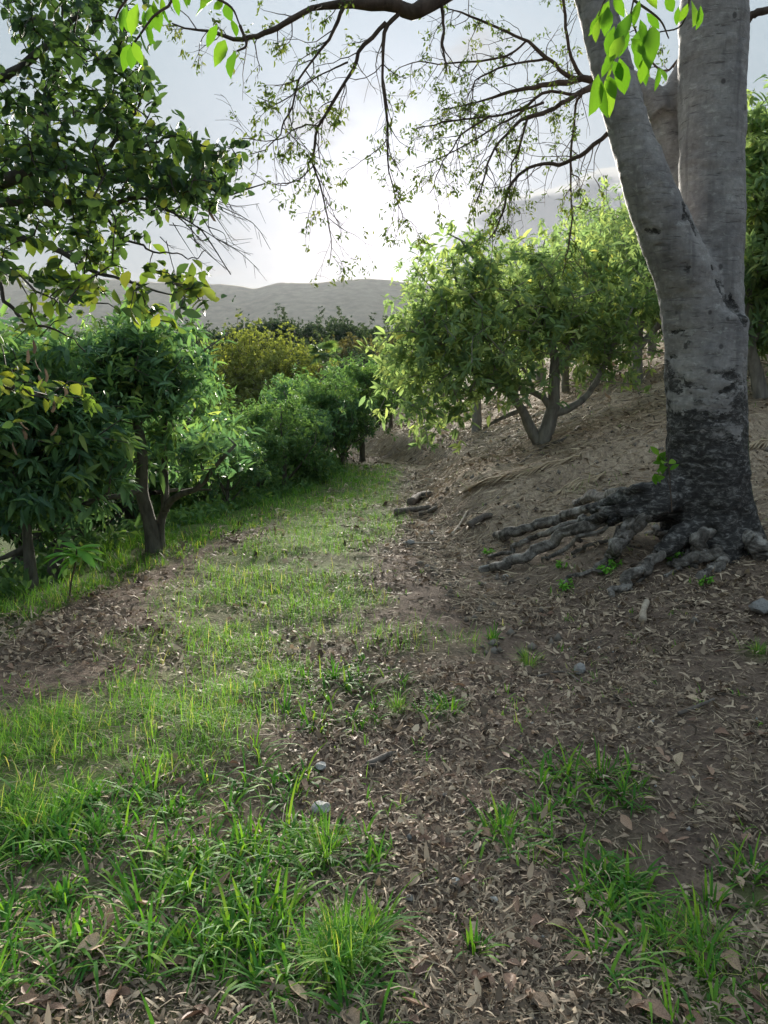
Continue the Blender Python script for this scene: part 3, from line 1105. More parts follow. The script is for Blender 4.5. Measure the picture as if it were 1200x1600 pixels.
ROOT_PATHS = [root_path(k, sp) for k, sp in enumerate(ROOTS)]

def big_trunk():
    stems = [
        [(1106, 960, 5.75, 175), (1106, 880, 5.75, 160), (1105, 820, 5.75, 144), (1103, 760, 5.75, 134), (1103, 650, 5.75, 124), (1103, 560, 5.75, 124), (1108, 500, 5.76, 118)],
        [(1106, 590, 5.75, 112), (1092, 520, 5.72, 104), (1076, 450, 5.68, 96), (1054, 400, 5.60, 88), (1016, 300, 5.52, 76), (982, 200, 5.50, 66), (953, 100, 5.50, 60), (930, 0, 5.50, 58),
         (895, -160, 5.5, 56), (840, -380, 5.5, 46), (800, -560, 5.4, 30)],
        [(1104, 600, 5.77, 112), (1108, 520, 5.78, 106), (1111, 450, 5.80, 101), (1111, 350, 5.82, 98), (1111, 200, 5.84, 98), (1114, 0, 5.86, 96), (1122, -250, 5.9, 88), (1140, -520, 6.0, 70), (1170, -800, 6.2, 40)],
        [(1104, 520, 5.95, 60), (1086, 400, 6.10, 56), (1060, 280, 6.18, 52), (1044, 200, 6.22, 50), (1036, 150, 6.22, 46)],
        [(1036, 175, 6.14, 44), (1008, 140, 6.2, 34), (985, 119, 6.25, 24), (965, 119, 6.28, 20)],
        [(1038, 180, 6.14, 40), (1056, 130, 6.14, 26), (1068, 95, 6.2, 20), (1085, 40, 6.3, 18), (1110, -60, 6.5, 16)],
        # buttress where the roots leave on the left
        [(1080, 795, 5.74, 56), (1040, 790, 5.70, 50), (1008, 800, 5.66, 42), (985, 815, 5.6, 28)],
        [(1090, 850, 5.70, 60), (1060, 862, 5.62, 40), (1035, 876, 5.54, 26)],
        [(1112, 800, 5.62, 50), (1100, 830, 5.50, 36), (1090, 850, 5.44, 22)],
        [(1140, 800, 5.62, 50), (1148, 830, 5.52, 38), (1140, 852, 5.46, 24)],
        [(1140, 790, 5.75, 60), (1165, 822, 5.70, 48), (1190, 850, 5.64, 32)],
    ]
    g = Geo()
    runs = [px_tube([(a, b_, Yq + 0.3, w) for a, b_, Yq, w in s], 36, 0.95) for s in stems]
    # every root leaves the stem as one body with it; its outer run is a part of its own
    for k, (p, r) in enumerate(ROOT_PATHS):
        if k != 17:
            e = 24
            runs.append((p[:e], np.maximum(r[:e] * np.linspace(1.12, .55, e), .012)))
    for p, r in runs:
        # closed tube so that the union is watertight
        tube(g, p, r, 28, cap=True)
        q = (len(p) - 1) * 28
        g.add(p[:1], [])
        base = g.n - 1
        first = base - (len(p) * 28 + 1)
        g.F.setdefault(3, []).append(np.array([(first + (k + 1) % 28, first + k, base) for k in range(28)]))
    me = g.mesh('trunk_raw')
    o = bpy.data.objects.new('trunk_raw', me)
    COL.objects.link(o)
    m = o.modifiers.new('r', 'REMESH')
    m.mode = 'VOXEL'
    m.voxel_size = 0.019
    s = o.modifiers.new('s', 'SMOOTH')
    s.factor = 0.5
    s.iterations = 4
    dg = bpy.context.evaluated_depsgraph_get()
    me2 = bpy.data.meshes.new_from_object(o.evaluated_get(dg), depsgraph=dg)
    bpy.data.objects.remove(o)
    n = len(me2.vertices)
    V = np.zeros(n * 3, np.float32); me2.vertices.foreach_get('co', V); V = V.reshape(-1, 3).astype(float)
    Nn = np.zeros(n * 3, np.float32); me2.vertices.foreach_get('normal', Nn); Nn = Nn.reshape(-1, 3).astype(float)
    x, y, z = V.T
    low = 1 - sstep(z, 0.5, 1.5)
    d = 0.017 * fbm(x * 3, y * 3, z * 2, octv=3, seed=61) + 0.006 * fbm(x * 11, y * 11, z * 20, octv=3, seed=62)
    d = d + low * (0.020 * fbm(x * 8, y * 8, z * 6, octv=4, seed=63))
    # vertical flutes towards the root flare
    th = np.arctan2(y - TY_, x - tree_base[0])
    d = d + (1 - sstep(z, 0.35, 0.95)) * 0.028 * np.sin(th * 7 + 1.2 * fbm(x * 2, y * 2, z * 2, seed=64))
    # stain layer: black foot, scars, shade painted into the crease between the stems
    stain_shade = 1.0 - sstep(z + 0.34 * fbm(x * 3.5, y * 3.5, z * 4.5, seed=65), 0.75, 2.45)
    # screen-free scars and crease shade in (x, z) on the side facing the path
    scars_shade = [(1050, 590, 1100, 607, 9), (1048, 605, 1080, 615, 7), (1120, 612, 1165, 596, 10), (1085, 662, 1150, 650, 8), (1040, 560, 1060, 556, 8), (1100, 582, 1140, 588, 6), (1095, 640, 1108, 655, 10),
             (1120, 435, 1160, 500, 13), (1140, 455, 1168, 510, 13), (1050, 352, 1075, 338, 7), (1046, 357, 1060, 352, 6), (1002, 366, 1025, 374, 6), (1060, 415, 1066, 430, 6), (1035, 520, 1110, 512, 3), (1040, 545, 1045, 580, 14), (1062, 325, 1082, 372, 4), (1108, 420, 1130, 470, 9), (1048, 570, 1062, 700, 16), (1165, 560, 1168, 700, 12), (1080, 700, 1140, 690, 12), (1060, 640, 1085, 690, 14)]
    front = (Nn[:, 1] < 0.35)
    for a, b, c, e, w in scars_shade:
        p0, p1 = P(a, b, 5.82), P(c, e, 5.82)
        u = p1 - p0
        L2 = u[0] ** 2 + u[2] ** 2
        t = np.clip(((x - p0[0]) * u[0] + (z - p0[2]) * u[2]) / L2, 0, 1)
        q = np.hypot(x - p0[0] - t * u[0], z - p0[2] - t * u[2]) + 0.022 * fbm(x * 14, y * 14, z * 22, seed=66)
        ww = w * 0.0048 * 0.62 * (0.45 + 0.55 * np.sin(np.clip(t, 0.08, 0.92) * math.pi))
        k = (1 - sstep(q, ww * 0.4, ww * 1.6)) * front * np.clip(0.75 + 0.5 * fbm(x * 16, y * 16, z * 16, seed=67), 0, 1)
        stain_shade = np.maximum(stain_shade, 0.92 * k)
        d = d - 0.010 * k
    V = V + Nn * d[:, None]
    me2.vertices.foreach_set('co', V.astype(np.float32).ravel())
    at = me2.attributes.new('rnd', 'FLOAT', 'POINT')
    at.data.foreach_set('value', stain_shade.astype(np.float32))
    me2.polygons.foreach_set('use_smooth', np.ones(len(me2.polygons), bool))
    me2.transform(Matrix.Translation(-Vector(tree_base)))
    me2.update()
    me2.name = 'trunk'
    me2.materials.clear()
    return link('trunk', me2, MAT_TRUNK, big)


big_trunk()

MAT_ROOT = None


def root_material():
    m, nd, lk, out = mat_new('root_bark')
    geo = N(nd, 'ShaderNodeNewGeometry')
    p = geo.outputs['Position']
    f = noise_n(nd, lk, p, 6, 10, 0.74, 0.8)
    g = noise_n(nd, lk, p, 55, 6, 0.75)
    col = ramp(nd, lk, f, [(0.32, (0.022, 0.020, 0.019)), (0.44, (0.085, 0.076, 0.068)), (0.53, (0.21, 0.192, 0.176)), (0.66, (0.44, 0.42, 0.39))])
    col = mixc(nd, lk, 0.6, col, ramp(nd, lk, g, [(0.3, (0.45, 0.44, 0.43)), (0.65, (1.3, 1.28, 1.25))]), 'MULTIPLY')
    b = N(nd, 'ShaderNodeBsdfPrincipled')
    b.inputs['Roughness'].default_value = 0.85
    b.inputs['Specular IOR Level'].default_value = 0.2
    lk.new(col, b.inputs['Base Color'])
    bp = N(nd, 'ShaderNodeBump')
    bp.inputs['Strength'].default_value = 0.8
    bp.inputs['Distance'].default_value = 0.02
    lk.new(mathn(nd, lk, 'ADD', f, mathn(nd, lk, 'MULTIPLY', g, 0.4)), bp.inputs['Height'])
    lk.new(bp.outputs[0], b.inputs['Normal'])
    lk.new(b.outputs[0], out.inputs[0])
    return m


MAT_ROOT = root_material()
# px, py, lift above the ground in metres, thickness in px
for k, (p, r) in enumerate(ROOT_PATHS):
    b0 = 0 if k == 17 else (9 if k < 5 else 18)
    g = Geo()
    tube(g, p[b0:] - tree_base, r[b0:] * np.minimum(1, np.linspace(.20, 2.4, 56 - b0)), 20, wob=0.05, seed=80 + k, grain=0.34)
    link('root', g.mesh('root'), MAT_ROOT, big)

# branches that hang into the view: px, py, depth, thickness px
HANG = [
    ([(905, -250, 5.6, 40), (800, -120, 5.4, 34), (720, -40, 5.2, 28), (690, -5, 5.1, 24), (660, 17, 5.0, 23), (630, 14, 5.0, 21), (600, 6, 4.95, 18), (530, 4, 4.9, 12), (495, 12, 4.85, 9), (450, 30, 4.8, 8),
      (420, 50, 4.8, 8), (385, 62, 4.8, 7), (330, 52, 4.8, 4), (268, 36, 4.8, 2)], 1.0),
    ([(540, 8, 4.9, 7), (520, 50, 4.9, 6), (480, 104, 4.9, 4), (455, 165, 4.9, 4), (440, 200, 4.9, 3), (425, 225, 4.9, 2), (395, 245, 4.9, 1.5)], 1.0),
    ([(602, 40, 5.0, 9), (565, 75, 5.0, 7), (545, 120, 5.0, 6), (500, 195, 5.0, 5), (492, 230, 5.0, 5), (491, 258, 5.0, 4), (505, 310, 5.0, 3), (515, 370, 5.0, 2), (517, 410, 5.0, 1.5)], 1.0),
    ([(625, 18, 5.0, 8), (602, 42, 5.0, 8), (597, 110, 5.0, 5), (602, 170, 5.0, 4.5), (608, 250, 5.0, 3), (622, 315, 5.0, 2), (632, 345, 5.0, 1.5)], 0.9),
    ([(545, 95, 4.95, 4), (520, 105, 4.9, 3), (480, 130, 4.9, 2.5), (440, 160, 4.85, 2), (405, 150, 4.8, 1.5)], 0.9),
    ([(500, 195, 5.0, 3.5), (470, 200, 5, 3), (430, 218, 5, 2), (380, 215, 5, 1.5)], 0.9),
    ([(490, 258, 5.0, 3), (465, 280, 5, 2.5), (440, 288, 5, 2), (425, 285, 5, 1.2)], 0.9),
    ([(690, -8, 5.1, 7), (692, 40, 5.1, 5), (690, 70, 5.1, 4), (702, 110, 5.1, 2)], 0.9),
    # from the stems on the right
    ([(975, 119, 6.3, 17), (930, 124, 6.3, 14), (905, 126, 6.3, 12), (860, 132, 6.3, 10), (820, 140, 6.2, 7), (780, 150, 6.2, 5), (735, 162, 6.1, 3), (690, 170, 6.1, 2)], 0.9),
    ([(925, 123, 6.3, 9), (890, 121, 6.3, 8), (872, 105, 6.3, 7), (857, 90, 6.2, 7), (830, 68, 6.2, 6), (800, 52, 6.2, 5), (740, 27, 6.1, 4), (700, 15, 6.1, 2)], 0.9),
    ([(925, 124, 6.35, 9), (908, 118, 6.4, 8), (892, 90, 6.4, 7), (884, 40, 6.4, 6), (878, -20, 6.4, 6), (870, -80, 6.4, 5)], 0.7),
    ([(930, 128, 6.2, 13), (905, 146, 6.1, 11), (880, 160, 6.0, 9), (860, 172, 6.0, 8), (825, 182, 5.9, 7), (790, 210, 5.9, 5), (765, 250, 5.8, 4), (752, 290, 5.8, 3), (742, 320, 5.8, 2)], 1.0),
    ([(925, 132, 6.2, 8), (900, 148, 6.1, 6), (850, 146, 6.0, 6), (815, 170, 6.0, 5), (765, 182, 5.9, 4), (700, 192, 5.9, 3), (650, 200, 5.9, 1.5)], 1.0),
    ([(965, 190, 5.55, 12), (945, 210, 5.6, 9), (910, 240, 5.7, 8), (875, 255, 5.8, 7), (837, 258, 5.8, 6), (800, 285, 5.8, 5), (785, 330, 5.8, 4), (778, 352, 5.8, 3), (764, 372, 5.8, 2)], 1.0),
    ([(912, 142, 6.1, 6), (900, 160, 6.1, 5), (896, 200, 6.1, 4), (890, 250, 6.1, 4), (893, 325, 6.1, 3), (888, 380, 6.1, 2.5), (882, 430, 6.1, 1.5)], 0.9),
    ([(850, 160, 6.0, 5), (800, 185, 6.0, 4), (760, 205, 6.0, 3), (700, 240, 6, 2), (650, 265, 6, 1.5)], 1.0),
    ([(825, 182, 5.9, 5), (810, 230, 5.9, 4), (800, 262, 5.9, 3), (798, 300, 5.9, 2), (790, 360, 5.9, 1.2)], 0.9),
    ([(857, 90, 6.2, 5), (800, 100, 6.2, 4), (750, 120, 6.1, 3), (735, 160, 6.1, 2), (738, 215, 6.1, 1.3)], 0.9),
    ([(820, 62, 6.2, 4), (785, 90, 6.2, 4), (700, 100, 6.2, 3), (650, 95, 6.2, 2), (620, 110, 6.2, 1.2)], 0.9),
    ([(765, 182, 5.9, 4), (720, 215, 5.9, 3), (690, 260, 5.9, 2), (670, 300, 5.9, 1.5)], 1.0),
    ([(1166, 30, 5.9, 14), (1200, 15, 5.9, 12), (1260, -5, 5.9, 9)], 0.4),
    ([(1085, 60, 6.3, 5), (1040, 110, 6.4, 4), (1010, 80, 6.5, 4), (990, 40, 6.5, 3)], 0.6),
]


def leaflet_clusters(geo, tips, dirs, seed, L=0.031, W=0.0135, per=11):
    r_ = np.random.default_rng(seed)
    n = len(tips)
    k = r_.integers(int(per * 0.5), int(per * 1.6), n)
    ii = np.repeat(np.arange(n), k)
    m = len(ii)
    D = unit(dirs[ii] * 0.5 + r_.normal(size=(m, 3)) * 0.75 + np.array((0, 0, -0.55)))
    s = 0.6 + 0.8 * r_.random(m)
    leaves(geo, tips[ii] + r_.normal(0, 0.018, (m, 3)), D, unit(r_.normal(size=(m, 3)) + np.array((0, 0, 0.8))), L * s, W * s, LANCE, curl=0.3, rnd=np.clip(0.6 * r_.random(n)[ii] + 0.4 * r_.random(m), 0, 1))


for bi, (spec, leafy) in enumerate(HANG):
    r_ = np.random.default_rng(300 + bi)
    n = max(14, 3 * len(spec))
    dy = 0.3 if (spec[0][0] > 800 and spec[0][1] > -100) else 0.15
    pts, rad = px_tube([(a, b, Y + dy, w) for a, b, Y, w in spec], n, 1.0 if spec[0][3] > 20 else 0.8)
    L_tot = np.linalg.norm(np.diff(pts, axis=0), axis=1).sum()
    pts = pts + 0.012 * np.stack([fbm(np.arange(n) * 0.5, np.full(n, bi * 5.0 + c), seed=310) for c in range(3)], -1)
    g, gl = Geo(), Geo()
    tube(g, pts - tree_base, np.maximum(rad, 0.0025), 8, r_.random(), wob=0.12, seed=bi)
    tips, dirs = [], []
    # side twigs, two orders
    cum = np.concatenate([[0], np.cumsum(np.linalg.norm(np.diff(pts, axis=0), axis=1))])
    s = 0.12 if rad[0] < 0.03 else 0.9
    while s < L_tot:
        i = min(n - 2, int(np.searchsorted(cum, s)) )
        base = pts[i]
        T = unit(pts[min(n - 1, i + 1)] - pts[i])
        side = unit(np.cross(T, r_.normal(size=3)))
        if rad[i] < 0.032:
            d = unit(T * 0.7 + side * 0.9 + np.array((0, 0, -0.35)))
            ln = (0.16 + 0.38 * r_.random()) * (0.65 + 0.35 * (1 - s / L_tot))
            m = 7
            tw = [base]
            dd = d
            for _ in range(m):
                dd = unit(dd + 0.22 * r_.normal(size=3) + np.array((0, 0, -0.05)))
                tw.append(tw[-1] + dd * ln / m)
            tw = np.array(tw)
            tube(g, tw - tree_base, np.linspace(min(0.0042, max(0.0018, rad[i] * 0.6)), 0.0012, len(tw)), 4, r_.random(), cap=False)
            tips.append(tw[-1]); dirs.append(dd)
            for j in (2, 3, 4, 5, 6):
                if r_.random() < 0.72:
                    sd = unit(unit(tw[j] - tw[j - 1]) + 1.0 * r_.normal(size=3))
                    l2 = ln * (0.18 + 0.3 * r_.random())
                    t2 = np.array([tw[j], tw[j] + sd * l2 * 0.5 + r_.normal(0, 0.006, 3), tw[j] + sd * l2 + np.array((0, 0, -0.012))])
                    tube(g, t2 - tree_base, np.array((0.0016, 0.0013, 0.001)), 3, r_.random(), cap=False)
                    tips.append(t2[-1]); dirs.append(sd)
        s += 0.042 + 0.05 * r_.random()
    tips.append(pts[-1]); dirs.append(unit(pts[-1] - pts[-2]))
    br = link('branch', g.mesh('branch'), MAT_TWIG, big)
    if tips:
        tips, dirs = np.array(tips), np.array(dirs)
        keep = r_.random(len(tips)) < 0.44 * leafy + 0.04
        keep[-1] = True
        leaflet_clusters(gl, tips[keep] - tree_base, dirs[keep], 400 + bi)
        link('foliage', gl.mesh('foliage'), MAT_CANOPY, br, kind='stuff')


# upper crown of the big tree (mostly above the picture: it throws its shade, some shows at the top edge)
def upper_crown():
    r_ = np.random.default_rng(77)
    lobes = [((-0.3, 0.3, 6.3), (2.4, 2.0, 1.0)), ((-2.4, -0.3, 5.6), (1.6, 1.5, 0.8)), ((1.4, 0.6, 6.8), (2.0, 2.0, 1.1))]
    cl = crown_points(lobes, 70, 78)
    p1, r1 = px_tube([(955, 100, 5.82, 50), (895, -160, 5.8, 40), (840, -380, 5.8, 30), (800, -560, 5.7, 24)], 12)
    p2, r2 = px_tube([(1114, 0, 6.16, 60), (1122, -250, 6.2, 50), (1140, -520, 6.3, 40), (1170, -800, 6.5, 30)], 12)
    chains, tips, td = grow([(p1 - tree_base, r1[0], r1[-1], None), (p2 - tree_base, r2[0], r2[-1], None)], cl, thin=0.006, seed=79, step=0.4)
    g = Geo()
    for pts, rr, _ in chains:
        tube(g, pts, rr, 5, r_.random(), cap=False)
    link('upper_branches', g.mesh('upper_branches'), MAT_TWIG, big, kind='stuff')
    g = Geo()
    tt = np.concatenate([tips + r_.normal(0, 0.22, tips.shape) for _ in range(3)])
    leaflet_clusters(g, tt, np.concatenate([td] * 3), 80, L=0.07, W=0.03, per=7)
    link('crown', g.mesh('crown'), MAT_CANOPY, big, kind='stuff')


upper_crown()

# ------------------------------------------------------------------ single leaf meshes (shared)
def leaf_mesh(name, tpl, w, curl, mat, seed=0, jag=0.0, roll=0.0):
    r_ = np.random.default_rng(seed)
    pts, Fs = tpl
    t, s, u = pts.T
    V = np.stack([t, s * w * (1 + jag * r_.normal(size=len(s))), u * w - curl * t ** 2 + roll * (np.abs(s) * w * 2) ** 1.5 * 2], -1)
    V[:, 2] += 0.02 * r_.normal(size=len(V)) * (jag > 0)
    me = new_mesh(name, V, Fs)
    me.materials.append(mat)
    return me


def frame(pos, D, U, L):
    D = unit(D)
    S = unit(np.cross(D, U))
    Nn = np.cross(S, D)
    m = Matrix(((D[0] * L, S[0] * L, Nn[0] * L, pos[0]), (D[1] * L, S[1] * L, Nn[1] * L, pos[1]), (D[2] * L, S[2] * L, Nn[2] * L, pos[2]), (0, 0, 0, 1)))
    return m


def leaf_obj(name, me, pos, D, U, L, parent):
    o = bpy.data.objects.new(name, me)
    COL.objects.link(o)
    o.parent = parent
    o.matrix_basis = frame(np.asarray(pos, float), D, U, L)
    return o


# ------------------------------------------------------------------ tree leaning in from the left
def overhang():
    Y0 = 4.2
    base = np.array((-3.35, 4.5, 0.0)); base[2] = hz(base[0], base[1]) - 0.05
    root = thing('overhanging_tree', 'dark round leaved tree reaching in from the left across the sky', 'tree', base)
    r_ = np.random.default_rng(500)
    crown_c = np.array((-2.9, 4.3, 2.9))
    trunk = [base, base + (0.1, 0, 1.0), base + (0.25, -0.1, 2.0), base + (0.45, -0.1, 3.1), base + (0.6, -0.1, 4.3)]
    limbs = [
        [(-260, 330, 4.3, 50), (-60, 300, 4.2, 26), (40, 268, 4.1, 18), (60, 262, 4.1, 16), (110, 255, 4.1, 13), (165, 270, 4.1, 10), (230, 288, 4.1, 7), (300, 285, 4.0, 4.5), (360, 295, 4.0, 3), (420, 283, 4.0, 1.5)],
        [(-150, 320, 4.3, 30), (-20, 316, 4.2, 16), (50, 310, 4.2, 14), (120, 316, 4.2, 12), (170, 320, 4.2, 9), (225, 313, 4.2, 5), (270, 330, 4.2, 3), (330, 375, 4.2, 2), (360, 425, 4.2, 1.2)],
        [(-200, 360, 4.0, 30), (-40, 360, 3.9, 14), (30, 373, 3.9, 11), (80, 390, 3.9, 9), (130, 416, 3.9, 7), (180, 432, 3.9, 5), (240, 450, 3.9, 3), (300, 460, 3.9, 1.5)],
        [(-160, 400, 3.6, 20), (-20, 420, 3.6, 8), (10, 470, 3.6, 6), (40, 500, 3.6, 5), (90, 520, 3.6, 3), (140, 545, 3.6, 1.5)],
        [(-260, 200, 4.3, 40), (-80, 150, 4.3, 22), (20, 120, 4.3, 14), (80, 60, 4.3, 10), (130, 10, 4.3, 7), (180, -50, 4.3, 4)],
        [(40, 270, 4.1, 12), (60, 200, 4.1, 9), (85, 120, 4.1, 6), (90, 60, 4.1, 4), (100, 0, 4.1, 2)],
        [(140, 258, 4.1, 8), (190, 215, 4.1, 6), (205, 180, 4.1, 4), (220, 150, 4.1, 2)],
        [(150, 330, 4.2, 6), (190, 370, 4.1, 4), (240, 395, 4.1, 3), (290, 400, 4.0, 2), (315, 392, 4.0, 1.2)],
        [(165, 262, 4.1, 6), (220, 240, 4.1, 4), (270, 215, 4.1, 3), (330, 225, 4.0, 2), (355, 240, 4.0, 1.2)],
        [(-120, 520, 3.7, 14), (-20, 590, 3.7, 6), (30, 605, 3.7, 4), (80, 625, 3.7, 2), (110, 615, 3.7, 1.2)],
    ]
    g = Geo()
    tube(g, spline(np.array(trunk) - base, 24), np.linspace(0.20, 0.10, 24), 12, wob=0.1)
    link('trunk', g.mesh('trunk'), MAT_DARKTWIG, root)
    skeleton = []
    for k, spec in enumerate(limbs):
        n = 26
        pts, rad = px_tube(spec, n)
        pts = pts + 0.018 * np.stack([fbm(np.arange(n) * 0.4, np.full(n, k * 5.0 + c), seed=510) for c in range(3)], -1)
        if spec[0][0] < -100:
            tr = spline(np.array(trunk), 40)
            j = int(np.argmin(np.abs(tr[:, 2] - (pts[0][2] - 0.3))))
            pts = np.concatenate([tr[j:j + 1], pts]); rad = np.concatenate([rad[:1] * 1.2, rad])
        gg = Geo()
        tube(gg, pts - base, np.maximum(rad, 0.003), 8, wob=0.12, seed=k)
        link('branch', gg.mesh('branch'), MAT_DARKTWIG, root)
        skeleton.append((pts, rad))
    # leafy volumes, drawn where the foliage hangs: px, py, rx, ry, n shoots
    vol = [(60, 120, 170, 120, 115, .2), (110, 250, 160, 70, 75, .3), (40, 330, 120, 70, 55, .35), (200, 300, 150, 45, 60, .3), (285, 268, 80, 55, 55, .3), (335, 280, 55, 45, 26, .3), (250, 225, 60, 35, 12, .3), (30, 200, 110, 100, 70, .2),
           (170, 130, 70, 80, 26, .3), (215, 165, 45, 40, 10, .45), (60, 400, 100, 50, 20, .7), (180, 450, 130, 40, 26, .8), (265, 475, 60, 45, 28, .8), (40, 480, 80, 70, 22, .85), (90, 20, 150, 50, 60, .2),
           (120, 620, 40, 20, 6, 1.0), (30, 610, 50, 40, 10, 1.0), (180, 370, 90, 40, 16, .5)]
    shoots, yel = [], []
    for px, py, rx, ry, n, yl in vol:
        n = int(n * (0.8 if yl < .6 else 1.0))
        a = r_.random(n) * 2 * math.pi
        q = np.sqrt(r_.random(n)) * 1.05
        for t, s_ in zip(a, q):
            Y = 4.05 + 0.45 * r_.normal()
            Y = min(max(Y, 3.3), 5.0)
            shoots.append(P(px + math.cos(t) * rx * s_, py + math.sin(t) * ry * s_, Y)); yel.append(yl)
    shoots, yel = np.array(shoots), np.array(yel)
    # out of frame continuation so that the crown is whole
    ext = crown_points([((-3.4, 4.5, 3.3), (1.3, 1.2, 1.0)), ((-3.9, 4.8, 4.2), (1.3, 1.3, 0.9)), ((-2.9, 4.4, 4.6), (1.0, 0.9, 0.6))], 70, 505)
    allp = np.concatenate([shoots, ext]); yl = np.concatenate([yel, np.full(len(ext), .25)])
    trunks = [(np.array(trunk), 0.0, 0.0, None)] + [(p, 0, 0, 1) for p, r in skeleton]
    pos = np.concatenate([p for p, r in skeleton])
    gt = Geo()
    tdir = np.zeros_like(allp)
    order = np.argsort([np.min(np.linalg.norm(pos - c, axis=1)) for c in allp])
    for ci in order:
        c = allp[ci]
        dd = np.linalg.norm(pos - c, axis=1)
        b = int(np.argmin(dd + 0.08 * pos[:, 0]))
        L = dd[b]
        m = max(3, int(L / 0.09))
        t = np.linspace(0, 1, m)[:, None]
        pts = pos[b] + (c - pos[b]) * t + np.array((0, 0, 0.10 * L)) * (4 * t * (1 - t)) + r_.normal(0, 0.012, (m, 3)) * (t > 0) * (t < 1)
        tube(gt, pts - base, np.linspace(min(0.009, 0.003 + 0.008 * L), 0.0018, m), 4, r_.random(), cap=False)
        pos = np.concatenate([pos, pts[1:]])
        tdir[ci] = unit(pts[-1] - pts[-2])
    # bare twigs at the outer end
    for k in range(26):
        s0 = P(r_.uniform(250, 340), r_.uniform(290, 380), 4.1)
        e0 = s0 + np.array((r_.uniform(0.05, 0.3), 0, r_.uniform(-0.25, -0.02)))
        mid = (s0 + e0) / 2 + r_.normal(0, 0.02, 3)
        tube(gt, spline([s0, mid, e0], 7) - base, np.linspace(0.0028, 0.001, 7), 4, 0.5, cap=False)
        for _ in range(3):
            q = mid + (e0 - mid) * r_.random()
            tube(gt, np.array([q, q + np.array((r_.uniform(0.0, .12), 0, r_.uniform(-.12, .02)))]) - base, np.array((.0014, .0008)), 3, .5, cap=False)
    link('twigs', gt.mesh('twigs'), MAT_DARKTWIG, root, kind='stuff')
    # leaves: positions and frames
    per = 11
    n = len(allp)
    k = np.where(yl > .6, r_.integers(4, 8, n), r_.integers(7, 13, n))
    ii = np.repeat(np.arange(n), k)
    m = len(ii)
    D = unit(tdir[ii] * 0.75 + r_.normal(size=(m, 3)) * np.array((0.75, 0.75, 0.5)) + np.array((0, 0, -0.22)))
    pp = allp[ii] - tdir[ii] * (0.20 * r_.random((m, 1))) + r_.normal(0, 0.016, (m, 3))
    U = unit(r_.normal(size=(m, 3)) * 0.6 + np.array((0, -0.1, 0.9)))
    L = 0.058 * (0.7 + 0.6 * r_.random(m)) * (1 + 0.15 * (yl[ii] > .6))
    # the biggest in view become single leaves
    r = pp - np.array((0, 0, CAM_H))
    yv = r[:, 1] * CP - r[:, 2] * SP
    zv = r[:, 1] * SP + r[:, 2] * CP
    ix = 600 + 1155 * r[:, 0] / yv; iy = 800 - 1155 * zv / yv
    size = L / yv * (0.4 + np.abs(D[:, 0]) + np.abs(D[:, 2])) * np.where((ix > 5) & (iy > 5), 1, 0) * (1 + 0.6 * (yl[ii] > .6)) * (1 + 0.5 * r_.random(m))
    one = np.zeros(m, bool)
    one[np.argsort(-size)[:290]] = True
    g = Geo()
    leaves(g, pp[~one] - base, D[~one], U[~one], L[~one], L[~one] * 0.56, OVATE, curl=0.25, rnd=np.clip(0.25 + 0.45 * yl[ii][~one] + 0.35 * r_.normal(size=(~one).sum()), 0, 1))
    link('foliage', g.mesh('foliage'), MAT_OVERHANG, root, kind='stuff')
    me_a = leaf_mesh('round_leaf', ELLIP, 0.58, 0.22, MAT_OVERHANG_ONE)
    me_b = leaf_mesh('round_leaf_yellowing', ELLIP, 0.60, 0.30, MAT_YELLOWING_ONE)
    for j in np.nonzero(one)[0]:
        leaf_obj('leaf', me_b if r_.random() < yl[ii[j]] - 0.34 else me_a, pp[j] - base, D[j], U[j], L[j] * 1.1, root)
    # a few dead leaves hang on
    me_d = leaf_mesh('shrivelled_leaf', OVATE, 0.34, 0.4, MAT_DEAD_HANG, 3, 0.2)
    for px, py in [(45, 545), (52, 530), (70, 575), (60, 585), (100, 600), (30, 655), (36, 668), (90, 662), (85, 625), (20, 690), (55, 560), (325, 325)]:
        leaf_obj('dead_leaf', me_d, P(px, py, 3.9) - base, (r_.normal() * .2, r_.normal() * .2, -1), (r_.normal(), -1, .1), 0.072, root)


overhang()


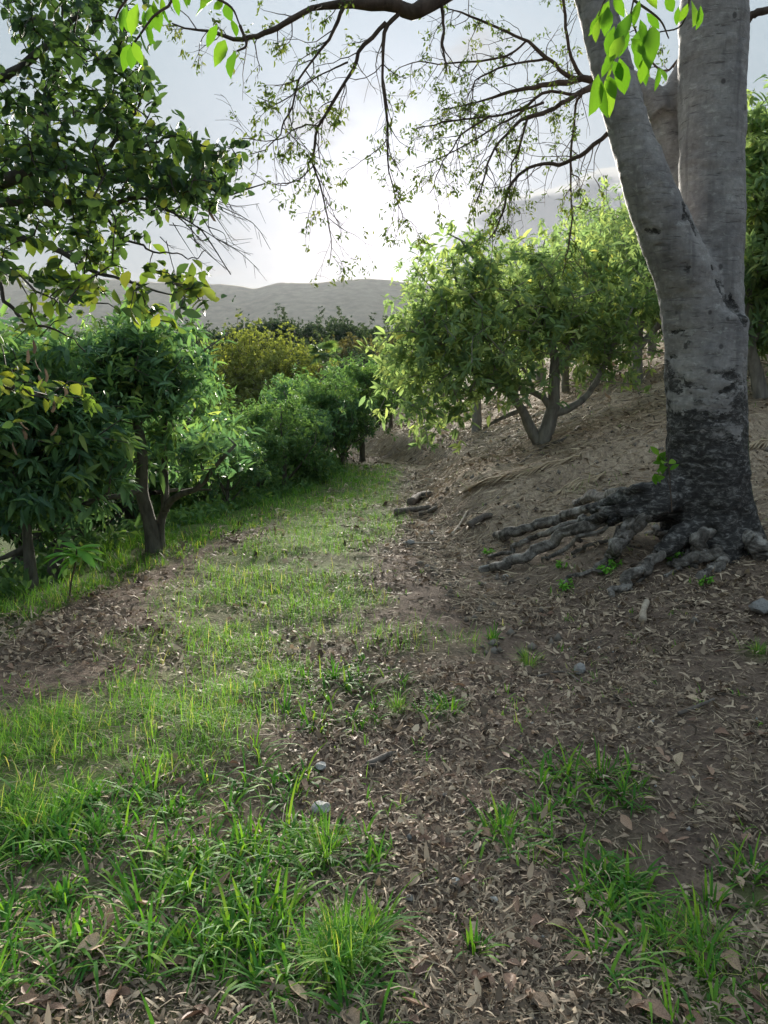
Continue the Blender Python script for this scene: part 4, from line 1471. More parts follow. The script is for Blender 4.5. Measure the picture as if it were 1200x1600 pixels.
# ------------------------------------------------------------------ orchard trees on the left
def orchard_left():
    # main avocado tree by the path edge
    b = hit(238, 862); b[2] = hz(b[0], b[1]) - 0.05
    Y = b[1]
    R = lambda px, py, dy=0.0: P(px, py, Y + dy) - b
    trunks = [
        ([R(240, 868), R(235, 820), R(222, 770), R(222, 700), R(212, 650), R(214, 600), R(205, 550)], 0.085, 0.02, None),
        ([R(252, 866, .06), R(250, 830, .06), R(256, 800, .05), R(275, 775, -.1), R(310, 762, -.2), R(335, 730, -.3), R(368, 695, -.4)], 0.055, 0.016, None),
        ([R(258, 800), R(258, 740, .1), R(256, 690, .15), R(262, 640, .2)], 0.045, 0.014, 1),
        ([R(222, 765), R(190, 775, -.2), R(150, 780, -.3), R(110, 790, -.5)], 0.035, 0.013, 1),
        ([R(224, 715), R(190, 730, -.1), R(170, 752, -.2)], 0.03, 0.012, 1),
        ([R(214, 650), R(180, 610, -.2), R(150, 590, -.3)], 0.03, 0.012, 1),
        ([R(217, 660), R(270, 600, .2), R(300, 560, .3)], 0.03, 0.012, 1),
        ([R(240, 770), R(280, 765, .3), R(330, 765, .2)], 0.026, 0.010, 1),
    ]
    lobes = [(R(215, 580), (0.72, 0.7, 0.42)), (R(130, 610, -.2), (0.5, 0.6, 0.42)), (R(262, 605, .2), (0.30, 0.6, 0.42)), (R(250, 680, .35), (0.7, 0.5, 0.22)), (R(322, 705, -.3), (0.30, 0.4, 0.22)),
             (R(140, 690, .2), (0.5, 0.4, 0.22)), (R(215, 540), (0.6, 0.5, 0.25))]
    cl = crown_points(lobes, 300, 21)
    build_tree('avocado_tree', 'dark leafy tree with crooked low limbs standing on the grassy edge left of the path', 'tree', b, trunks, cl, None, MAT_AVOCADO, MAT_BARK, per=10, L=0.125, W=0.042, seed=22, droop=0.10, fill_twigs=2,
               group='orchard trees below the path')
    # second, nearer the left edge
    b2 = hit(98, 915); b2[2] = hz(b2[0], b2[1]) - 0.05
    Y2 = b2[1] + 0.3
    R2 = lambda px, py, dy=0.0: P(px, py, Y2 + dy) - b2
    trunks = [([R2(82, 925), R2(84, 890), R2(98, 850), R2(105, 800), R2(100, 740), R2(80, 690)], 0.065, 0.02, None),
              ([R2(104, 800), R2(140, 785), R2(170, 770)], 0.03, 0.012, 1),
              ([R2(103, 780), R2(70, 745), R2(35, 740)], 0.03, 0.012, 1)]
    lobes = [(R2(60, 650), (0.5, 0.5, 0.5)), (R2(20, 600), (0.5, 0.5, 0.45)), (R2(120, 700), (0.5, 0.5, 0.35)), (R2(10, 720), (0.4, 0.5, 0.35)), (R2(60, 760), (0.4, .4, .2))]
    build_tree('avocado_tree', 'leaning dark trunk with a leafy crown directly behind the thin sapling', 'tree', b2, trunks, crown_points(lobes, 170, 31), None, MAT_AVOCADO, MAT_BARK, per=10, L=0.16, W=0.05, seed=32, droop=0.45,
               group='orchard trees below the path')
    b3 = hit(50, 925); b3[2] = hz(b3[0], b3[1]) - 0.05
    Y3 = b3[1] + 0.1
    R3 = lambda px, py, dy=0.0: P(px, py, Y3 + dy) - b3
    trunks = [([R3(53, 930), R3(48, 890), R3(43, 840), R3(38, 790), R3(20, 740)], 0.06, 0.02, None), ([R3(46, 850), R3(10, 870), R3(-30, 880)], 0.03, 0.012, 1)]
    lobes = [(R3(-20, 700), (0.5, 0.5, 0.45)), (R3(30, 760), (0.45, 0.45, 0.22)), (R3(-60, 640), (0.5, 0.5, 0.4))]
    build_tree('avocado_tree', 'straight thin dark trunk at the left border with drooping dark leaves', 'tree', b3, trunks, crown_points(lobes, 130, 33), None, MAT_AVOCADO, MAT_BARK, per=10, L=0.16, W=0.05, seed=34, droop=0.5,
               group='orchard trees below the path')


orchard_left()


def generic_tree(name, label, seed, mat, h=3.4, w=1.7, n=230, per=8, L=0.15, W=0.05, tpl=LANCE, low=0.25, bark=None, group=None, fill=2, thin=0.006, cat='tree', loc=(0, -500, -50)):
    """A rounded, many stemmed orchard tree built round its own foot."""
    r_ = np.random.default_rng(seed)
    trunks = [([(0, 0, -0.15), (0.03, 0.02, 0.25 * h), (r_.normal() * .1, r_.normal() * .1, 0.5 * h), (r_.normal() * .15, r_.normal() * .15, 0.85 * h)], 0.03 * h, 0.01 * h * 0.5, None)]
    for k in range(5):
        a = k * 1.26 + r_.random()
        z0 = h * r_.uniform(0.10, 0.32)
        e = np.array((math.cos(a) * w * .7, math.sin(a) * w * .7, h * r_.uniform(0.45, 0.75)))
        trunks.append(([(0.02, 0.02, z0), e * 0.45 + np.array((0, 0, z0 * 0.4)), e], 0.015 * h, 0.005 * h, 1))
    lobes = [((0, 0, h * 0.62), (w * 0.75, w * 0.75, h * 0.36))]
    for k in range(9):
        a = r_.random() * 6.28
        rr = w * r_.uniform(0.4, 0.8)
        lobes.append(((math.cos(a) * rr, math.sin(a) * rr, h * r_.uniform(low + 0.08, 0.88)), (w * 0.36, w * 0.36, h * 0.15)))
    cl = crown_points(lobes, n, seed + 1, minz=h * low * 0.5)
    return build_tree(name, label, cat, loc, trunks, cl, None, mat, bark or MAT_BARK, per=per, L=L, W=W, tpl=tpl, seed=seed + 2, thin=thin, fill_twigs=fill, group=group)


def place(px, Y, dz=0.0):
    p = P(px, 700, Y)
    return np.array((p[0], Y, hz(p[0], Y) + dz))


def put(protos, specs, group):
    """specs: (px, depth, height scale, proto index, label). The first use moves the prototype itself."""
    used = set()
    for px, Y, sc, k, label in specs:
        loc = place(px, Y)
        rz = random.random() * 6.28
        pr = protos[k]
        if sc > 10:                      # given as the picture height of the crown's top
            sc = (P(px, sc, Y)[2] - loc[2]) / pr['crown_top']
            sc = (min(sc, 1.0), min(sc, 1.0), sc)
        if k not in used:
            used.add(k)
            pr.location = loc; pr.rotation_euler = (0, 0, rz); pr.scale = sc if isinstance(sc, tuple) else (sc, sc, sc)
            pr['label'] = label; pr['group'] = group
        else:
            copy_tree(pr, loc, rz, sc, label, group)


oa = generic_tree('orchard_tree', 'x', 601, MAT_ORCHARD, 3.6, 1.75, 300, 9, 0.15, 0.052, group='x')
ob = generic_tree('orchard_tree', 'x', 621, MAT_ORCHARD, 3.4, 1.6, 280, 9, 0.14, 0.055, low=0.1, group='x')
oc = generic_tree('orchard_tree', 'x', 641, MAT_AVOCADO, 3.6, 1.8, 300, 9, 0.17, 0.055, low=0.15, group='x')
LEFT = [
    (445, 13.5, 628, 1, 'low bushy tree with pale young leaf tips at the grass edge halfway along the path'),
    (502, 17.0, 588, 0, 'tall rounded green tree over the far grass verge, below the dead skirted palm'),
    (566, 19.5, 568, 1, 'bright green tree at the far end of the grass verge, beside the dark bank'),
    (462, 19.5, 594, 2, 'dark green tree showing between the bushy verge tree and the yellowish tree'),
    (405, 16.5, 645, 0, 'leafy tree in front of the yellowish tree, right of the crooked limbed tree'),
    (335, 13.5, 675, 2, 'dark tree seen just right of the crooked limbed tree crown'),
    (262, 15.0, 570, 1, 'green tree filling the gap behind the crooked limbed tree'),
    (200, 12.0, 560, 0, 'green tree behind the trunk of the crooked limbed tree'),
    (110, 10.5, 560, 2, 'dark tree behind the thin sapling and the leaning trunk'),
    (30, 10.5, 575, 1, 'green tree at the left border behind the straight thin trunk'),
    (-40, 8.5, 560, 2, 'dark tree cut by the left border above the grass'),
    (90, 15.5, 535, 0, 'tall green tree at the back of the left orchard, under the yellowing leaves'),
    (210, 17.5, 525, 2, 'dark tree at the back of the left orchard, crown level with the ridge foot'),
    (610, 23.0, 572, 0, 'tree at the path end against the dark bank'),
    (538, 25.0, 580, 2, 'dark tree two rows back, right under the skirted palm trunk'),
    (452, 25.5, 600, 1, 'green tree two rows back, at the foot of the yellowish tree'),
    (345, 21.0, 640, 0, 'tree two rows back at the left foot of the yellowish tree'),
    (590, 30.0, 572, 1, 'tree far back between the skirted palm and the hillside crowns'),
    (650, 31.0, 570, 2, 'dark tree far back, partly behind the hillside crowns'),
    (490, 33.0, 604, 0, 'tree far back straight below the forest edge'),
    (390, 32.0, 640, 2, 'dark tree far back below the yellowish crown'),
    (352, 10.8, 690, 2, 'low dark bush close behind the right hand limb of the crooked tree'),
    (400, 12.3, 676, 1, 'low leafy bush at the dark edge of the grass, left of the bushy verge tree'),
    (478, 14.8, 640, 2, 'low dark tree at the grass edge right beside the bushy verge tree'),
    (535, 16.8, 622, 2, 'low dark tree at the far grass edge in front of the bright green one'),
    (290, 28.0, 575, 1, 'tree far back at the left of the yellowish crown'),
]
put([oa, ob, oc], LEFT, 'orchard trees below the path')

# ------------------------------------------------------------------ trees on the hillside
def hillside():
    b = hit(842, 692); b[2] = hz(b[0], b[1]) - 0.06
    Y = b[1]
    R = lambda px, py, dy=0.0: P(px, py, Y + dy) - b
    trunks = [
        ([R(846, 694), R(858, 660), R(864, 635), R(866, 590), R(866, 555), R(850, 500), R(845, 440)], 0.125, 0.03, None),
        ([R(842, 694), R(825, 662), R(815, 640), R(790, 610, -.2), R(740, 580, -.4), R(690, 540, -.6)], 0.09, 0.03, None),
        ([R(868, 645), R(890, 638), R(920, 615), R(950, 560, .2), R(965, 520, .3)], 0.07, 0.025, 1),
        ([R(862, 640), R(845, 618), R(800, 600), R(780, 560)], 0.06, 0.02, 1),
        ([R(866, 590), R(900, 520, .3), R(930, 460, .4)], 0.05, 0.02, 1),
        ([R(815, 640), R(780, 655), R(755, 670)], 0.035, 0.015, 1),
        ([R(850, 500), R(790, 460, -.1), R(745, 410, -.2), R(720, 375, -.3)], 0.04, 0.012, 1),
    ]
    lobes = [(R(780, 500), (1.35, 1.2, 0.75)), (R(700, 560, -.5), (0.9, 0.9, 0.75)), (R(880, 480, .3), (1.1, 1.1, 0.7)), (R(720, 440, -.2), (0.75, 0.8, 0.5)), (R(680, 640, -.5), (0.46, 0.5, 0.42)), (R(640, 560, -.4), (.35, .5, .5)), (R(975, 480, .5), (.75, .7, .6)), (R(940, 410, .4), (.6, .6, .35)),
             (R(660, 500, -.5), (0.5, 0.6, 0.4)), (R(720, 390, -.2), (0.42, 0.4, 0.22)), (R(850, 410, 0), (0.8, 0.7, 0.3)), (R(950, 560, .2), (0.65, 0.7, 0.42)), (R(770, 600, -.3), (0.8, 0.7, 0.35))]
    build_tree('hillside_tree', 'wide spreading tree with forked grey trunk on the slope, crown glowing against the sun', 'tree', b, trunks, crown_points(lobes, 660, 51, fill=.45), None, MAT_HILL, MAT_BARK_PALE,
               per=7, L=0.145, W=0.052, droop=0.18, seed=52, fill_twigs=2, thin=0.007, step=0.35, limb_r=0.022, group='trees on the hillside')
    # leaning trunk right of the big tree
    b = hit(1192, 624); b[2] = hz(b[0], b[1]) - 0.06
    Y = b[1]
    R = lambda px, py, dy=0.0: P(px, py, Y + dy) - b
    trunks = [([R(1192, 628), R(1184, 590), R(1172, 545), R(1168, 480), R(1172, 400), R(1180, 320)], 0.10, 0.03, None),
              ([R(1172, 540), R(1210, 470), R(1240, 400)], 0.05, 0.02, 1), ([R(1168, 480), R(1145, 420), R(1130, 350)], 0.04, 0.015, 1)]
    lobes = [(R(1190, 430), (0.8, 0.8, 0.9)), (R(1240, 330), (0.8, .8, .8)), (R(1190, 270), (0.7, 0.7, 0.55)), (R(1260, 480), (.7, .7, .6)), (R(1185, 520), (.45, .45, .3)), (R(1200, 200), (.5, .5, .4))]
    build_tree('hillside_tree', 'leafy tree with a leaning grey trunk just right of the big trunk', 'tree', b, trunks, crown_points(lobes, 330, 53), None, MAT_HILL, MAT_BARK_PALE, per=10, L=0.16, W=0.05, seed=54, group='trees on the hillside')


hillside()
ha = generic_tree('hillside_tree', 'x', 701, MAT_HILL, 4.2, 2.0, 360, 8, 0.14, 0.048, low=0.25, bark=MAT_BARK_PALE, group='x')
hb = generic_tree('hillside_tree', 'x', 721, MAT_HILL, 4.0, 2.1, 340, 8, 0.14, 0.048, low=0.18, bark=MAT_BARK_PALE, group='x')
HILL = [
    (745, 16.5, .95, 0, 'tree with a short stout trunk behind the low boughs of the wide spreading tree'),
    (925, 18.0, 1.0, 1, 'green tree on the slope between the forked trunk and the big grey tree'),
    (990, 15.5, .95, 0, 'feathery green tree on the slope touching the big grey trunk'),
    (1010, 21.0, 1.1, 1, 'higher tree on the slope, crown beside the leaning grey stem'),
    (900, 24.0, 1.0, 0, 'tree far up the slope, its crown under the dark cloud'),
    (1060, 26.0, 1.15, 1, 'tree on the upper slope mostly behind the big trunk'),
    (840, 22.0, 1.0, 1, 'tree behind the forked trunk with a pale stem showing'),
    (1230, 15.0, 1.2, 0, 'tall leafy tree at the right border above the leaning trunk'),
    (1170, 20.0, 1.3, 1, 'tree on the slope beyond the right side of the big trunk'),
    (1300, 11.5, 1.1, 1, 'tree partly cut by the right border behind the big tree'),
    (690, 21.0, .72, 0, 'dim green tree at the foot of the hill behind the low boughs'),
    (880, 18.5, .85, 1, 'small tree filling the gap right behind the forked trunk crown'),
    (960, 32.0, 1.25, 0, 'tree on the crest of the slope, topmost green under the cloud'),
    (1110, 34.0, 1.35, 0, 'tree on the crest behind the fork of the big trunk'),
]
put([ha, hb], HILL, 'trees on the hillside')

# palm like tuft tree at the crest
# ------------------------------------------------------------------ far things
def big_yellow():
    r_ = np.random.default_rng(811)
    loc = place(404, 56)
    top = P(405, 508, 56)[2] - loc[2]
    w = 84 * 56 / 1155.0
    root = thing('yellow_green_tree', 'broad domed yellowish green tree rising above the darker orchard', 'tree', loc)
    trunks = [([(0, 0, -.3), (0.1, 0, top * .3), (0, 0, top * .7)], 0.4, 0.2, None)]
    lobes = [((0, 0, top * .64), (w * .86, w * .8, top * .34)), ((w * .9, 0, top * .66), (w * .55, w * .5, top * .17)), ((-w * .6, -w * .3, top * .5), (w * .5, w * .5, top * .28)), ((.2 * w, -w * .6, top * .5), (w * .6, w * .5, top * .25))]
    cl = crown_points(lobes, 850, 812, fill=0.33)
    chains, tips, td = grow(trunks, cl, thin=0.02, seed=813, step=1.0)
    g = Geo()
    for pts, rr, _ in chains:
        tube(g, pts, rr, 5, .5, cap=False)
    link('trunk', g.mesh('trunk'), MAT_BARK, root)
    g = Geo()
    tt = np.concatenate([tips + r_.normal(0, 0.30, tips.shape) for _ in range(6)])
    rosettes(g, tt, np.concatenate([td] * 6), 8, 0.20, 0.12, SIMPLE, droop=.3, seed=814)
    link('crown', g.mesh('crown'), MAT_YELLOW_TREE, root, kind='stuff')


big_yellow()


def far_proto(name, seed, mat, h, w, n=240):
    r_ = np.random.default_rng(seed)
    root = thing(name, 'x', 'tree', (0, -500, -50))
    trunks = [([(0, 0, -1), (r_.normal() * .2, 0, h * .35), (0, 0, h * .75)], 0.035 * h, 0.012 * h, None)]
    lobes = [((0, 0, h * .6), (w * .7, w * .7, h * .36))]
    for k in range(10):
        a = r_.random() * 6.28
        lobes.append(((math.cos(a) * w * .6, math.sin(a) * w * .6, h * r_.uniform(.3, .85)), (w * .36, w * .36, h * .15)))
    cl = crown_points(lobes, n, seed + 1, fill=0.35)
    chains, tips, td = grow(trunks, cl, thin=0.03, seed=seed + 2, step=1.6)
    g = Geo()
    for pts, rr, _ in chains:
        tube(g, pts, rr, 4, .5, cap=False)
    link('trunk', g.mesh('trunk'), MAT_BARK, root)
    g = Geo()
    tt = np.concatenate([tips + r_.normal(0, 0.55, tips.shape) for _ in range(7)])
    rosettes(g, tt, np.concatenate([td] * 7), 8, 0.36, 0.22, SIMPLE, droop=.3, seed=seed + 3)
    link('crown', g.mesh('crown'), mat, root, kind='stuff')
    return root


fp = [far_proto('forest_tree', 821, MAT_FOREST, 12, 4.8), far_proto('forest_tree', 831, MAT_FOREST, 14, 4.0), far_proto('forest_tree', 841, MAT_FOREST_BROWN, 11, 4.5)]
FOREST = []
r_ = np.random.default_rng(850)
kinds = ['dark rounded tree in the hazy wood before the mountain', 'dark narrow tree in the hazy wood before the mountain', 'brownish tree in the hazy wood before the mountain']
for px, Y, pytop, k in [(322, 120, 518, 0), (345, 130, 512, 1), (372, 135, 506, 0), (398, 140, 502, 1), (424, 140, 497, 0), (440, 142, 498, 1), (462, 140, 502, 0), (486, 140, 502, 1), (506, 138, 503, 0), (525, 136, 503, 1), (545, 132, 504, 0), (562, 128, 506, 1),
                        (582, 125, 512, 0), (600, 120, 516, 1), (620, 118, 520, 0), (645, 118, 522, 1), (670, 118, 525, 0),
                        (540, 95, 530, 2), (558, 90, 532, 2), (578, 88, 534, 2), (598, 86, 536, 2), (480, 100, 528, 0), (460, 98, 535, 1), (315, 95, 535, 0), (335, 92, 545, 1), (300, 110, 520, 0), (275, 120, 518, 1), (245, 118, 520, 0), (215, 116, 522, 1),
                        (180, 115, 520, 0), (140, 112, 522, 1), (100, 110, 524, 0), (60, 110, 522, 1), (20, 108, 524, 0), (620, 80, 545, 0), (640, 75, 548, 2), (520, 78, 550, 0), (500, 75, 556, 1), (310, 70, 560, 0), (335, 66, 575, 1), (280, 68, 560, 1),
                        (560, 62, 560, 1), (590, 60, 565, 0), (610, 58, 565, 1), (470, 66, 560, 0), (240, 66, 560, 0), (200, 64, 565, 1), (150, 60, 565, 0), (100, 58, 570, 1), (40, 56, 570, 0)]:
    FOREST.append((px, Y, pytop, k))
used = set()
HF = [12, 14, 11]
for px, Y, pytop, k in FOREST:
    loc = place(px, Y)
    hgt = P(px, pytop, Y)[2] - loc[2]
    sc = hgt / (HF[k] * 0.97)
    zs = sc
    xs = min(sc, 1.15) if sc > 0.5 else sc
    rz = r_.random() * 6.28
    pr = fp[k]
    spot = ('far left under the hanging leaves' if px < 230 else 'behind the left orchard crowns' if px < 330 else 'on the ridge above the yellowish tree' if px < 475 and pytop < 515 else
            'around the yellowish tree' if px < 490 else 'on the ridge above the skirted palm' if pytop < 520 and px < 590 else 'between the skirted palm and the hillside crowns')
    lab = kinds[k].split(' in ')[0] + ' in the hazy wood ' + spot
    if k in used:
        copy_tree(pr, loc, rz, (xs, xs, zs), lab, 'hazy wood, ' + lab)
    else:
        used.add(k)
        pr.location = loc; pr.rotation_euler = (0, 0, rz); pr.scale = (xs, xs, zs)
        pr['label'] = lab; pr['group'] = 'hazy wood, ' + lab

MAT_FROND = leaf_mat('palm_frond', [(0, (0.04, 0.075, 0.035)), (1, (0.09, 0.13, 0.06))], 0.3, rough=0.5)
MAT_SKIRT = leaf_mat('dead_frond', [(0, (0.11, 0.095, 0.07)), (1, (0.20, 0.17, 0.12))], 0.2, rough=0.8)


def fan_palm(px, pyc, Y, crown_px, label, nleaf=26, skirt=True):
    r_ = np.random.default_rng(int(px + pyc))
    loc = place(px, Y)
    c = P(px, pyc, Y)
    h = c[2] - loc[2]
    rad = crown_px * Y / 1155 / 2
    root = thing('fan_palm', label, 'palm', loc)
    g = Geo()
    tube(g, spline([(0, 0, -.3), (.05, 0, h * .5), (0, 0, h)], 10), np.linspace(0.26, 0.2, 10), 8, wob=.1)
    link('trunk', g.mesh('trunk'), MAT_BARK_PALE, root)
    for k in range(nleaf):
        dead = skirt and k >= nleaf * 0.6
        a = r_.random() * 6.28
        e = r_.uniform(-0.3, 1.3) if not dead else r_.uniform(-1.5, -0.9)
        D0 = np.array((math.cos(a) * math.cos(e), math.sin(a) * math.cos(e), math.sin(e)))
        stalk = rad * r_.uniform(.45, .6)
        hub = np.array((0, 0, h)) + D0 * stalk
        g = Geo()
        tube(g, np.array([(0, 0, h - .05), hub]), .02, 3, .5, cap=False)
        up = np.array((0, 0, 1.0)) if abs(D0[2]) < .9 else np.array((1.0, 0, 0))
        S = unit(np.cross(D0, up)); Nn = np.cross(S, D0)
        for j in np.linspace(-1.35, 1.35, 13):
            d = D0 * math.cos(j) + S * math.sin(j) + Nn * .1 + np.array((0, 0, -.25))
            leaves(g, hub[None], d[None], Nn[None], rad * .60, rad * .16, LANCE, curl=.35, rnd=np.array([r_.random()]))
        link('dead_frond' if dead else 'frond', g.mesh('frond'), MAT_SKIRT if dead else MAT_FROND, root)
    return root


fan_palm(510, 556, 48, 56, 'fan palm with a skirt of dead fronds right of the yellowish tree')
fan_palm(612, 562, 46, 40, 'dim fan palm with hanging fronds half behind the hillside crown', 22)
fan_palm(938, 362, 30, 62, 'dark fan palm tuft on top of the slope under the cloud', 22, False)


def feather_palm(px, pyc, Y, crown_px, label):
    r_ = np.random.default_rng(int(px * 3))
    loc = place(px, Y)
    h = P(px, pyc, Y)[2] - loc[2]
    rad = crown_px * Y / 1155 / 2
    root = thing('feather_palm', label, 'palm', loc, 'small feather palms above the wood')
    g = Geo()
    tube(g, spline([(0, 0, -.5), (.2, 0, h * .5), (0, 0, h)], 10), np.linspace(0.2, 0.13, 10), 6)
    link('trunk', g.mesh('trunk'), MAT_BARK, root)
    for k in range(15):
        a = k * 2.4
        e = r_.uniform(-.2, 1.2)
        D0 = np.array((math.cos(a) * math.cos(e), math.sin(a) * math.cos(e), math.sin(e)))
        t = np.linspace(0, 1, 8)[:, None]
        mid = np.array((0, 0, h)) + D0 * rad * 1.2 * t + np.array((0, 0, -rad * .75)) * t ** 2
        g = Geo()
        tube(g, mid, np.linspace(.04, .01, 8), 3, .5, cap=False)
        T = unit(np.gradient(mid, axis=0))
        S = unit(np.cross(T, (0, 0, 1.0)))
        for q in (-1, 1):
            pos = np.repeat(mid[1:], 2, 0)
            d = np.repeat(T[1:] * .5 + S[1:] * q + np.array((0, 0, -.5)), 2, 0) + r_.normal(0, .1, (14, 3))
            leaves(g, pos, d, np.repeat(np.array([(0, 0, 1.0)]), 14, 0), rad * .35, rad * .06, SIMPLE, rnd=r_.random(14))
        link('frond', g.mesh('frond'), MAT_FROND, root)


feather_palm(588, 514, 118, 26, 'small feather palm poking above the wood near the hillside crown')
feather_palm(60, 538, 60, 44, 'small feather palm at the left border under the mountain')
feather_palm(100, 520, 75, 34, 'small feather palm under the mountain, beside the hanging yellow leaves')


# ------------------------------------------------------------------ far wood that closes the valley behind
def far_wood():
    r_ = np.random.default_rng(871)
    g = Geo()
    n = 2600
    x = r_.uniform(-330, 260, n); y = r_.uniform(150, 420, n)
    z = height(x, y, False)
    hh = r_.uniform(5, 10, n)
    per = 16
    ii = np.repeat(np.arange(n), per)
    m = len(ii)
    d = unit(r_.normal(size=(m, 3))) * (r_.random((m, 1)) ** .4)
    pos = np.stack([x, y, z], -1)[ii] + d * np.stack([hh * .45, hh * .45, hh * .35], -1)[ii] + np.stack([0 * hh, 0 * hh, hh * .7], -1)[ii]
    leaves(g, pos, unit(d + r_.normal(0, .4, (m, 3))), unit(r_.normal(size=(m, 3))), 2.6, 1.9, SIMPLE, rnd=np.clip(r_.random(n)[ii] * .7 + .3 * r_.random(m), 0, 1))
    link('far_wood', g.mesh('far_wood'), MAT_FOREST, kind='stuff')


far_wood()


# ------------------------------------------------------------------ undergrowth on the slope below the path
def undergrowth():
    r_ = np.random.default_rng(881)
    g = Geo()
    n = 5200
    y = r_.uniform(3.5, 26, n)
    e = r_.gamma(1.6, 1.6, n) + 0.15
    x = edge_x(y) - e
    keep = r_.random(n) < np.interp(y, [4, 8, 14, 26], [.9, .9, .8, .6])
    x, y = x[keep], y[keep]
    z = height(x, y)
    n = len(x)
    per = 8
    ii = np.repeat(np.arange(n), per)
    m = len(ii)
    hgt = r_.uniform(.04, .34, m) * np.interp(edge_x(y)[ii] - x[ii], [0, .6, 2], [.35, .7, 1.2])
    pos = np.stack([x[ii] + r_.normal(0, .08, m), y[ii] + r_.normal(0, .08, m), z[ii] + hgt], -1)
    leaves(g, pos, unit(r_.normal(size=(m, 3)) + np.array((0, 0, -.1))), unit(r_.normal(0, .5, (m, 3)) + np.array((0, 0, 1))), r_.uniform(.07, .16, m), r_.uniform(.03, .065, m), LANCE, rnd=np.clip(r_.random(n)[ii] * .6 + .4 * r_.random(m), 0, 1))
    link('undergrowth', g.mesh('undergrowth'), MAT_ORCHARD, kind='stuff')


undergrowth()


# ------------------------------------------------------------------ grass
def blades(geo, x, y, L, W, lean, seed, dirs=None, segs=3, stiff=1.0):
    r_ = np.random.default_rng(seed)
    n = len(x)
    z = height(x, y) - 0.006
    a = r_.random(n) * 6.28 if dirs is None else dirs
    H = np.stack([np.cos(a), np.sin(a), np.zeros(n)], -1)
    S = np.stack([-np.sin(a), np.cos(a), np.zeros(n)], -1)
    base = np.stack([x, y, z], -1)
    t = np.linspace(0, 1, segs + 1)
    rows = []
    for q in t[:-1]:
        ang = lean * (0.35 + 0.95 * q)
        # arc: horizontal and vertical run
        hor = L * q * np.sin(ang * 0.75)
        ver = L * q * np.cos(np.minimum(ang * 0.75, 1.75))
        w = W * (0.75 + 0.6 * q - 1.1 * q * q)
        c = base + H * hor[:, None] + np.array((0, 0, 1.0)) * ver[:, None]
        rows += [c - S * w[:, None] / 2, c + S * w[:, None] / 2]
    ang = lean * 1.3
    tip = base + H * (L * np.sin(ang * 0.75))[:, None] + np.array((0, 0, 1.0)) * (L * np.cos(np.minimum(ang * .75, 1.75)))[:, None]
    V = np.stack(rows + [tip], 1)
    k = 2 * segs + 1
    F4 = np.array([(2 * i, 2 * i + 1, 2 * i + 3, 2 * i + 2) for i in range(segs - 1)]).reshape(-1, 4)
    F3 = np.array([(2 * segs - 2, 2 * segs - 1, 2 * segs)])
    off = (np.arange(n) * k)[:, None, None]
    geo.add(V.reshape(-1, 3), [(F4[None] + off).reshape(-1, 4), (F3[None] + off).reshape(-1, 3)], np.repeat(r_.random(n), k))


def scatter(n, bl, seed, extra=None, pw=1.0, y_bias=True, lo=0.70, amp=1.35):
    """Random ground points kept with the probability of the density map."""
    r_ = np.random.default_rng(seed)
    u = r_.random(n)
    y = 1.15 * np.exp(u * math.log(17.5 / 1.15)) if y_bias else r_.uniform(1.2, 17, n)
    hw = 0.62 * y + 0.5
    x = r_.uniform(-1, 1, n) * hw
    d = blob_density(x, y, bl) if bl is not None else np.zeros(n)
    if extra is not None:
        d = np.maximum(d, extra(x, y))
    d = d * np.clip(lo + amp * fbm(x * 2.4, y * 2.4, seed=91, octv=4, rough=.65), 0.03, 1.5)
    k = r_.random(n) < d ** pw
    return x[k], y[k]


